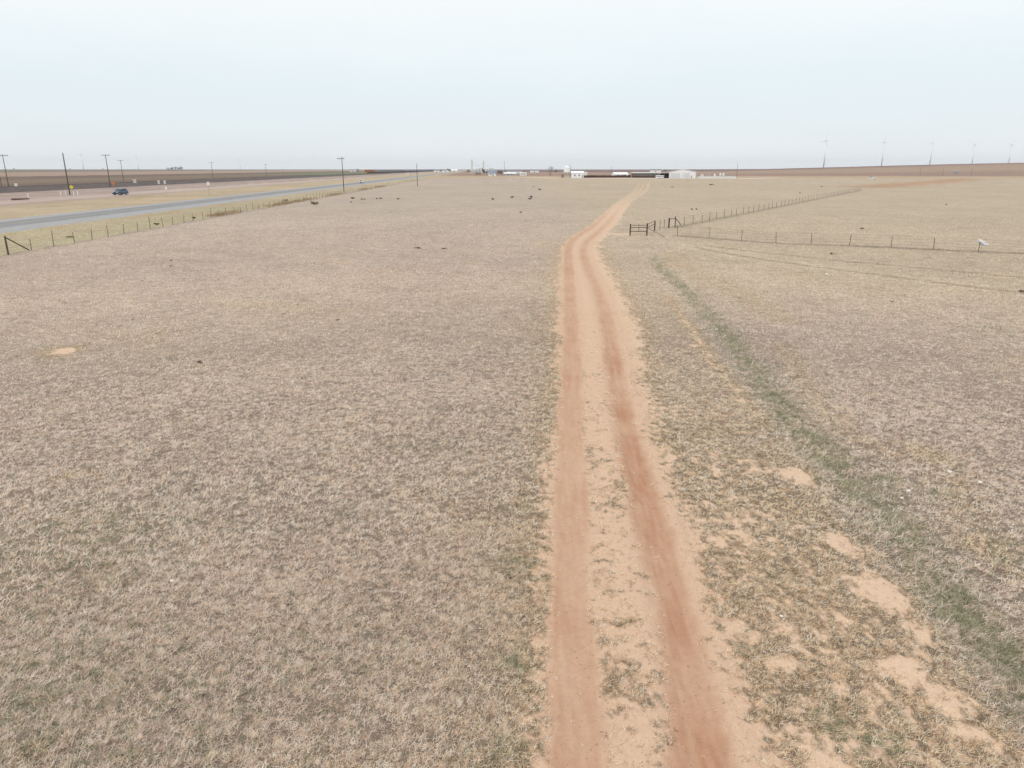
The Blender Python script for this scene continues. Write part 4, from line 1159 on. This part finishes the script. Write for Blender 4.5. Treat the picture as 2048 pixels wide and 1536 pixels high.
for i in range(13):
    xa, ya, za = on(1397.5 + i * 5.9, 356.6); xb, yb, zb = on(1397.5 + (i + 1) * 5.9, 356.6)
    MB().box(xa + 0.04, xb - 0.04, ya - 0.08, ya + 0.08, 0.05, 1.55).build('board_panel', M_WPAINT, lw)
    MB().box(xa - 0.09, xa + 0.03, ya - 0.12, ya + 0.12, -0.1, 1.7).build('post', M_WPAINT, lw)
a, b = on(1448, 354.4), on(1472, 354.4)
for z_ in (1.5, 3.1): MB().tube((a[0], a[1], z_), (b[0], b[1], z_), 0.07, n=6).build('rail', M_GREY, t)

# ------------------------------------------------------------------ town on the skyline
house('house', 'blue-roofed house at the edge of the distant town', 977, 992, 352.2, 8, 3.4, 2.8, M_WMET, M_BLUER, 'house', doors=((0.2, 1.1, 2.2, M_BROWN),), windows=((-0.4, 1.4, 1.2, 1.2),))
house('house', 'low white-roofed house right of the blue-roofed one', 1008, 1032, 351.6, 9, 2.6, 1.3, M_GREY, M_WMET2, 'house', windows=((-0.4, 1.6, 1.1, 1.1), (0.3, 1.6, 1.1, 1.1)))
house('house', 'small grey house behind, nearest to the town trees', 992, 1006, 348.5, 9, 3.0, 2.0, M_BRICK, M_SHING, 'house', windows=((0.0, 1.6, 1.1, 1.1),))
house('house', 'pale long house right of the town, farther back', 1014, 1044, 346.5, 10, 3.4, 1.8, M_WMET, M_SHING, 'house', windows=((-0.5, 1.6, 1.1, 1.1), (0.4, 1.6, 1.1, 1.1)))
house('house', 'brick house with brown roof left of the town trees', 950, 962, 350.5, 8, 3.0, 1.8, M_BRICK, M_SHING, 'house', windows=((0.2, 1.4, 1.1, 1.1),))
house('mobile_home', 'white mobile home right of the low white-roofed house', 1040, 1053, 351.2, 5, 3.0, 0.5, M_WMET, M_WMET2, 'house', windows=((-0.4, 1.2, 1.0, 1.2), (0.3, 1.2, 1.0, 1.2)))
for a_, b_, base, lb in ((884, 897, 344.6, 'pale shed beside the far end of the train'), (868, 879, 344.4, 'small pale house beyond the train, left of the sheds'), (903, 915, 344.8, 'distant white warehouse left of the grain elevator'),
                         (1060, 1078, 345.0, 'distant low shed left of the bare tree'), (700, 712, 343.2, 'far farm shed beyond green field left of train'), (1300, 1322, 344.5, 'far roof behind the open barn')):
    house('shed', lb, a_, b_, base, 14, 4.5, 2.5, M_TIN if a_ % 2 else M_WMET, M_SHING if a_ % 3 else M_WMET2, 'shed', doors=((0.0, 3.0, 3.2, M_GREY),))
# grain elevator: two towers, leg, bins
def elevator(px, dist, label, hh):
    x, y = GA(px, dist); t = thing('grain_elevator', label, 'grain elevator', (x, y, hz(x, y)), face_cam(x, y))
    MB().box(-1.9, 1.9, -1.9, 1.9, -0.5, hh * 0.8).build('tower', M_TIN, t)
    MB().prism([(-1.6, hh * 0.8), (1.6, hh * 0.8), (1.6, hh * 0.95), (0, hh), (-1.6, hh * 0.95)], -1.8, 1.8, 'y').build('headhouse', M_TIN, t)
    for i, xx in enumerate((7.0, 14.5, 22.0)):
        b_ = MB().lathe([(3.5, -0.3), (3.5, 7.5 + 1.5 * i), (0.4, 9.6 + 1.5 * i)], 18, (xx, 0, 0)).build('bin', M_TIN, t)
    MB().tube((0, 0, hh * 0.62), (22, 0, 12.5), 0.3, n=6).build('spout', M_TIN, t)
    return t
elevator(944, 1750, 'taller grain elevator with round bins in the distant town', 30)
elevator(967, 1900, 'second grain elevator tower right of the taller one', 28)
x, y = GA(1009, 1500); t = thing('radio_mast', 'thin mast above the low houses of the distant town', 'mast', (x, y, hz(x, y)))
MB().tube((0, 0, 0), (0, 0, 24), 0.5, 0.25, 6).build('mast', M_GALV, t); MB().box(-1.2, 1.2, -0.2, 0.2, 21, 21.6).build('antenna', M_GALV, t)

# tank and pump on the ridge to the right
x, y, z = on(1911, 350.0)
t = thing('storage_tank', 'grey-green storage tank out on the right-hand field', 'tank', (x, y, z))
MB().lathe([(2.6, -0.4), (2.6, 4.4), (1.2, 5.2), (0.2, 5.4)], 20).build('shell', mat('tank_green', (0.30, 0.33, 0.31), 0.5, 0.1, 0.6), t)
MB().tube((2.75, -0.4, 0), (2.75, -0.4, 5.0), 0.12, n=6).build('ladder', M_GREY, t)
for px, h_, lb in ((1885, 9, 'thin pole left of the grey-green tank'), (1942, 9.5, 'thin pole right of the grey-green tank'), (1840, 10, 'far thin pole left on the right-hand ridge')):
    upole(px, 351.5, h_, lb, r=0.14)

# ------------------------------------------------------------------ trees, shrubs, stones
M_BARK = mat('grey_bark', (0.14, 0.115, 0.095), 0.9, 0.2, 2)
M_LEAFD = mat('evergreen_leaf', (0.045, 0.06, 0.038), 0.8, 0.3, 1.5)
M_LEAFG = mat('grey_green_leaf', (0.12, 0.13, 0.10), 0.8, 0.25, 1.5)
M_SHRUB = mat('dark_shrub', (0.085, 0.068, 0.045), 0.9, 0.35, 6)
M_WEED = mat('brown_weed', (0.38, 0.28, 0.18), 0.9, 0.25, 3)
def leaf_cloud(r_, blobs, n, size, seed, flat=0.8):
    """leaf faces through several uneven clumps"""
    g = random.Random(seed); m = MB()
    for (cx, cy, cz, rr) in blobs:
        for i in range(n):
            d = Vector((g.gauss(0, 1), g.gauss(0, 1), g.gauss(0, 1))).normalized() * rr * (g.random() ** 0.4)
            c = Vector((cx + d.x, cy + d.y, cz + d.z * flat))
            a = Vector((g.gauss(0, 1), g.gauss(0, 1), g.gauss(0, 1))).normalized(); b = a.orthogonal().normalized()
            s = size * g.uniform(0.6, 1.4)
            m.add([c - a * s, c + b * s * 0.6, c + a * s, c - b * s * 0.6], [(0, 1, 2, 3)])
    return m
def raw(m, name, mm, parent):
    me = bpy.data.meshes.new(name); me.from_pydata(m.v, [], m.f); me.materials.append(mm); return link(name, me, parent)
def tree(px, base, h_, label, leaf, seed, wide=0.4, dist=None, group=None):
    x, y = G(px, base) if dist is None else GA(px, dist)
    t = thing('tree', label, 'tree', (x, y, hz(x, y)), seed, group); g = random.Random(seed)
    tr = MB().tube((0, 0, -0.3), (0, 0, h_ * 0.45), h_ * 0.03, h_ * 0.02, 8)
    bl = []
    for i in range(7):
        a = g.uniform(0, 6.28); rr = h_ * wide * g.uniform(0.3, 0.8); zt = h_ * g.uniform(0.45, 0.85)
        tr.tube((0, 0, h_ * 0.3), (rr * math.cos(a), rr * math.sin(a), zt), h_ * 0.012, h_ * 0.005, 5)
        bl.append((rr * math.cos(a), rr * math.sin(a), zt, h_ * g.uniform(0.14, 0.22)))
    tr.build('trunk', M_BARK, t); raw(leaf_cloud(1, bl, 70, h_ * 0.035, seed), 'crown', leaf, t)
    return t
# leafless tree
x, y, z = on(1100.5, 352.5)
bt = thing('bare_tree', 'leafless forked tree standing left of the hopper bin', 'tree', (x, y, z), 0.4)
def branch(m, p, d, L, r, depth, g):
    q = p + d * L; m.tube(p, q, r, r * 0.65, 6 if depth < 2 else 4, False)
    if depth >= 6: return
    for k_ in range(2 if depth < 1 else g.choice((2, 3))):
        dd = (d + Vector((g.gauss(0, 0.5), g.gauss(0, 0.4), g.gauss(0.05, 0.25)))).normalized()
        branch(m, q, dd, L * g.uniform(0.62, 0.85), r * 0.62, depth + 1, g)
g_ = random.Random(8); trk = MB().tube((0, 0, -0.3), (0, 0, 1.6), 0.34, 0.3, 8); crn = MB()
for dd in (Vector((-0.45, 0, 1)).normalized(), Vector((0.48, 0.1, 1)).normalized(), Vector((0.05, -0.2, 1)).normalized()):
    branch(crn, Vector((0, 0, 1.5)), dd, 3.0, 0.22, 0, g_)
trk.build('trunk', M_BARK, bt); raw(crn, 'crown', M_BARK, bt)
for px, base, h_, lb, lf, sd in ((969, 350.2, 6.5, 'dark evergreen tree, leftmost of the town trees', M_LEAFD, 1), (973, 350.0, 5.5, 'dark evergreen tree in the middle of the town trees', M_LEAFD, 2), (966, 348.5, 8.5, 'tall grey-green tree behind the town evergreens', M_LEAFG, 3),
                                 (998, 350.5, 6.5, 'grey-green tree beside the blue-roofed house', M_LEAFG, 4), (1003, 349.8, 6.0, 'rounded grey-green tree right of the blue-roofed house', M_LEAFG, 5), (936, 346.5, 7.5, 'lone tree left of the brick house', M_LEAFG, 6),
                                 (716, 344.0, 9.5, 'dark tree on the skyline above the locomotives', M_LEAFD, 7), (897, 344.5, 10, 'dark tree beside the pale shed at the end of train', M_LEAFD, 9), (910, 343.8, 9, 'tree behind the distant white warehouse', M_LEAFG, 10),
                                 (1112, 346.0, 7, 'small tree behind the leafless forked one', M_LEAFG, 11), (1330, 345.0, 7, 'tree top showing behind the large metal building', M_LEAFG, 12)):
    tree(px, base, h_, lb, lf, sd, 0.42)
for i, px in enumerate((336, 342, 349, 356, 362)):
    tree(px, 0, 13 + (i * 7) % 5, 'dark distant tree, number %s from the left in skyline clump' % ('first', 'second', 'third', 'fourth', 'fifth')[i], M_LEAFD, 30 + i, 0.62, 2900, 'dark tree clump on the left skyline')
for i, (px, d_) in enumerate(((28, 4200), (140, 4600), (205, 4400))):
    tree(px, 0, 11, ('low far tree on the skyline at far left', 'low far tree on the skyline beside the tall bare pole', 'low far tree on the skyline left of the crossarm pole')[i], M_LEAFD, 50 + i, 0.8, d_)

# dark shrubs scattered over the pasture
def shrub_proto(seed):
    t = thing('shrub', 'x', 'shrub', (0, 0, 0)); g = random.Random(seed)
    bl = [(g.uniform(-0.45, 0.45), g.uniform(-0.35, 0.35), g.uniform(0.15, 0.42), g.uniform(0.16, 0.30)) for _ in range(7)]
    st = MB()
    for (a_, b_, c_, r_) in bl: st.tube((0.1 * a_, 0.1 * b_, -0.05), (a_, b_, c_), 0.018, 0.008, 4, False)
    raw(st, 'stem', M_BARK, t); raw(leaf_cloud(1, bl, 60, 0.045, seed), 'foliage', M_SHRUB, t)
    return t
protos = [shrub_proto(s) for s in (1, 2, 3)]; used = [False] * 3
SHR = [((707, 398), 1.5), ((724, 399.5), 1.1), ((729, 399.5), 0.8), ((754, 398.5), 1.0), ((761, 398), 1.2), ((796, 399), 1.1), ((702, 405), 0.8), ((622, 403.5), 0.7), ((985, 399.5), 1.3),
       ((1023, 396), 1.4), ((1062, 395), 1.7), ((1060, 399), 1.4), ((1079, 380.5), 1.9), ((1067, 374), 1.0), ((1042, 426), 0.75), ((1345, 375), 1.3), ((1423, 370.5), 2.2), ((1384, 419.5), 0.8), ((1394, 419.5), 0.7), ((1600, 386.5), 1.0), ((1643, 374.5), 1.2), ((1893, 410), 0.7)]
SHL = ['rounded dark shrub leftmost in the row behind the roadside fence', 'second dark shrub in the row behind the roadside fence', 'tiny shrub close right of the second in that left row', 'fourth small dark shrub in the left pasture row', 'dark shrub fifth in the left pasture row', 'rightmost dark shrub of the left pasture row',
       'small dark shrub just below the left pasture row', 'little dark shrub beside the wide low one near the fence', 'leftmost dark shrub of the centre pasture group', 'dark shrub second from left in the centre pasture group', 'dark shrub upper of the touching pair in the centre group', 'dark shrub lower of the touching pair in the centre group',
       'wide dark shrub above the centre group, toward the bare tree', 'small shrub farthest up the pasture toward the leafless tree', 'lone small dark shrub below the centre group', 'small shrub in front of the large metal building', 'wide flat dark shrub in front of the gravel yard', 'left shrub of the small pair above the far fence', 'right shrub of the small pair above the far fence',
       'small shrub beyond the far fence line', 'small shrub near where the far fence fades', 'lone small shrub in the right-hand pasture']
for i, (pp, s) in enumerate(SHR):
    k_ = i % 3
    t = protos[k_] if not used[k_] else copy_tree(protos[k_]); used[k_] = True
    t.location = on(*pp); t.rotation_euler = (0, 0, i * 1.7); t.scale = (s * 0.85, s * 0.7, s * 0.65)
    tag(t, SHL[i], 'shrub', 'dark shrubs on the open pasture')
for pp, s, lb in (((629, 409.5), 2.2, 'wide low dark shrub in the pasture near the roadside fence'), ((388, 437.5), 1.15, 'black shrub at the foot of the roadside fence'), ((570, 404), 1.9, 'dark bush growing in the roadside fence line'),
                  ((314, 450), 1.0, 'dark weed clump under the near fence posts'), ((139, 476), 0.75, 'dark shrub caught at a near fence post'), ((342, 521), 0.32, 'tiny dark weed alone in the left pasture'), ((341, 532), 0.3, 'second tiny dark weed alone in the left pasture'),
                  ((402, 726), 0.30, 'small brown weed mid left pasture below the fence'), ((676, 641), 0.25, 'thin dark weed in the middle of the left pasture'), ((835, 498), 0.62, 'dark weed, left of two in mid pasture left of track'), ((889, 498), 0.5, 'dark weed, right of two in mid pasture left of track'),
                  ((852, 741), 0.12, 'dark speck of weed right of centre in left pasture'), ((2042, 584), 0.5, 'dark weed at the right edge below the side fence'), ((1665, 509), 0.5, 'flat dark weed just below the side fence'), ((1724, 458), 0.6, 'dark weed beyond the side fence'),
                  ((1785, 605), 0.25, 'small dark weed in the right pasture')):
    t = copy_tree(protos[int(pp[0]) % 3]); t.location = on(*pp); t.scale = (s, s * 0.7, s * 0.6); t.rotation_euler = (0, 0, pp[0]); tag(t, lb, 'shrub')
# dry weeds standing in the fence line
wm = MB(); g = random.Random(77)
for i in range(1500):
    w_ = 130 + 230 * g.random() ** 1.3; u_ = UF + g.gauss(0.9, 0.7)
    if math.sin(w_ * 0.11) + math.sin(w_ * 0.037 + 1) + g.gauss(0, 0.4) < 0.2: continue
    p = UW(u_, w_)
    for k_ in range(3):
        dx, dy = g.gauss(0, 0.12), g.gauss(0, 0.12); h_ = g.uniform(0.25, 0.75)
        wm.add([(p[0] + dx - 0.05, p[1] + dy, -0.02), (p[0] + dx + 0.05, p[1] + dy, -0.02), (p[0] + dx * 2.5, p[1] + dy * 2.5, h_)], [(0, 1, 2)])
o = raw(wm, 'fence_line_weeds', M_WEED, None); tag(o, 'tall brown dry weeds along the roadside fence', 'weeds', None, 'stuff')
# pale stones and litter lying on the grass
M_STONE = mat('pale_stone', (0.72, 0.69, 0.64), 0.8, 0.08, 8)
def stone(px, py, s, label, seed, name='stone', m=M_STONE, flat=0.6):
    x, y, z = on(px, py); g = random.Random(seed)
    bm = bmesh.new(); bmesh.ops.create_icosphere(bm, subdivisions=2, radius=s)
    for v in bm.verts:
        v.co *= 1 + g.uniform(-0.16, 0.16); v.co.z *= flat; v.co.x *= 1.25
    me = bpy.data.meshes.new(name); bm.to_mesh(me); bm.free(); me.materials.append(m)
    o = link(name, me); o.location = (x, y, z + s * flat * 0.6); o.rotation_euler = (0, 0, g.uniform(0, 6)); tag(o, label, name.split('_')[-1])
for i, (px, py, s, lb) in enumerate(((344, 1162, 0.040, 'white stone in the lower left pasture'), (757, 980, 0.038, 'pale stone left of the track in mid pasture'), (1900, 942, 0.06, 'white stone on right pasture above the green swale'), (1960, 963, 0.055, 'pale stone right of the white stone near swale'),
                                     (1818, 978, 0.05, 'white stone beside the green swale'), (1805, 990, 0.04, 'smaller white stone beside the green swale'), (658, 827, 0.04, 'white stone centre left pasture'), (1048, 841, 0.035, 'tiny white stone close left of the track'),
                                     (1653, 549, 0.12, 'pale flat stone in the right pasture below side fence'), (1562, 1236, 0.03, 'small pale pebble among the bare soil patches'), (210, 497, 0.1, 'pale stone near the corner post of roadside fence'), (180, 735, 0.05, 'pale stone below the bare soil patch at left'))):
    stone(px, py, s, lb, i)
x, y, z = on(40, 400.5)
lg = MB().tube((-2.2, 0, 0.25), (2.2, 0.4, 0.4), 0.28, 0.2, 8).build('log', mat('log_bark', (0.16, 0.11, 0.10), 0.9, 0.2, 3)); lg.location = (x, y, z); tag(lg, 'dark log lying on the gravel at far left', 'log')

# ------------------------------------------------------------------ haze
hzm = bpy.data.materials.new('haze'); hzm.use_nodes = True
t_ = hzm.node_tree; t_.nodes.clear()
vo = t_.nodes.new('ShaderNodeVolumePrincipled'); oo = t_.nodes.new('ShaderNodeOutputMaterial')
vo.inputs['Color'].default_value = (0.97, 0.985, 1.0, 1); vo.inputs['Density'].default_value = 0.000042; vo.inputs['Anisotropy'].default_value = 0.0
t_.links.new(vo.outputs[0], oo.inputs['Volume'])
hb = MB().box(-17000, 17000, -17000, 17000, -3.0, 170.0)
me = bpy.data.meshes.new('haze'); me.from_pydata(hb.v, [], hb.f); me.materials.append(hzm)
o = link('haze', me); tag(o, 'thin pale haze over the plain', None, None, 'stuff')
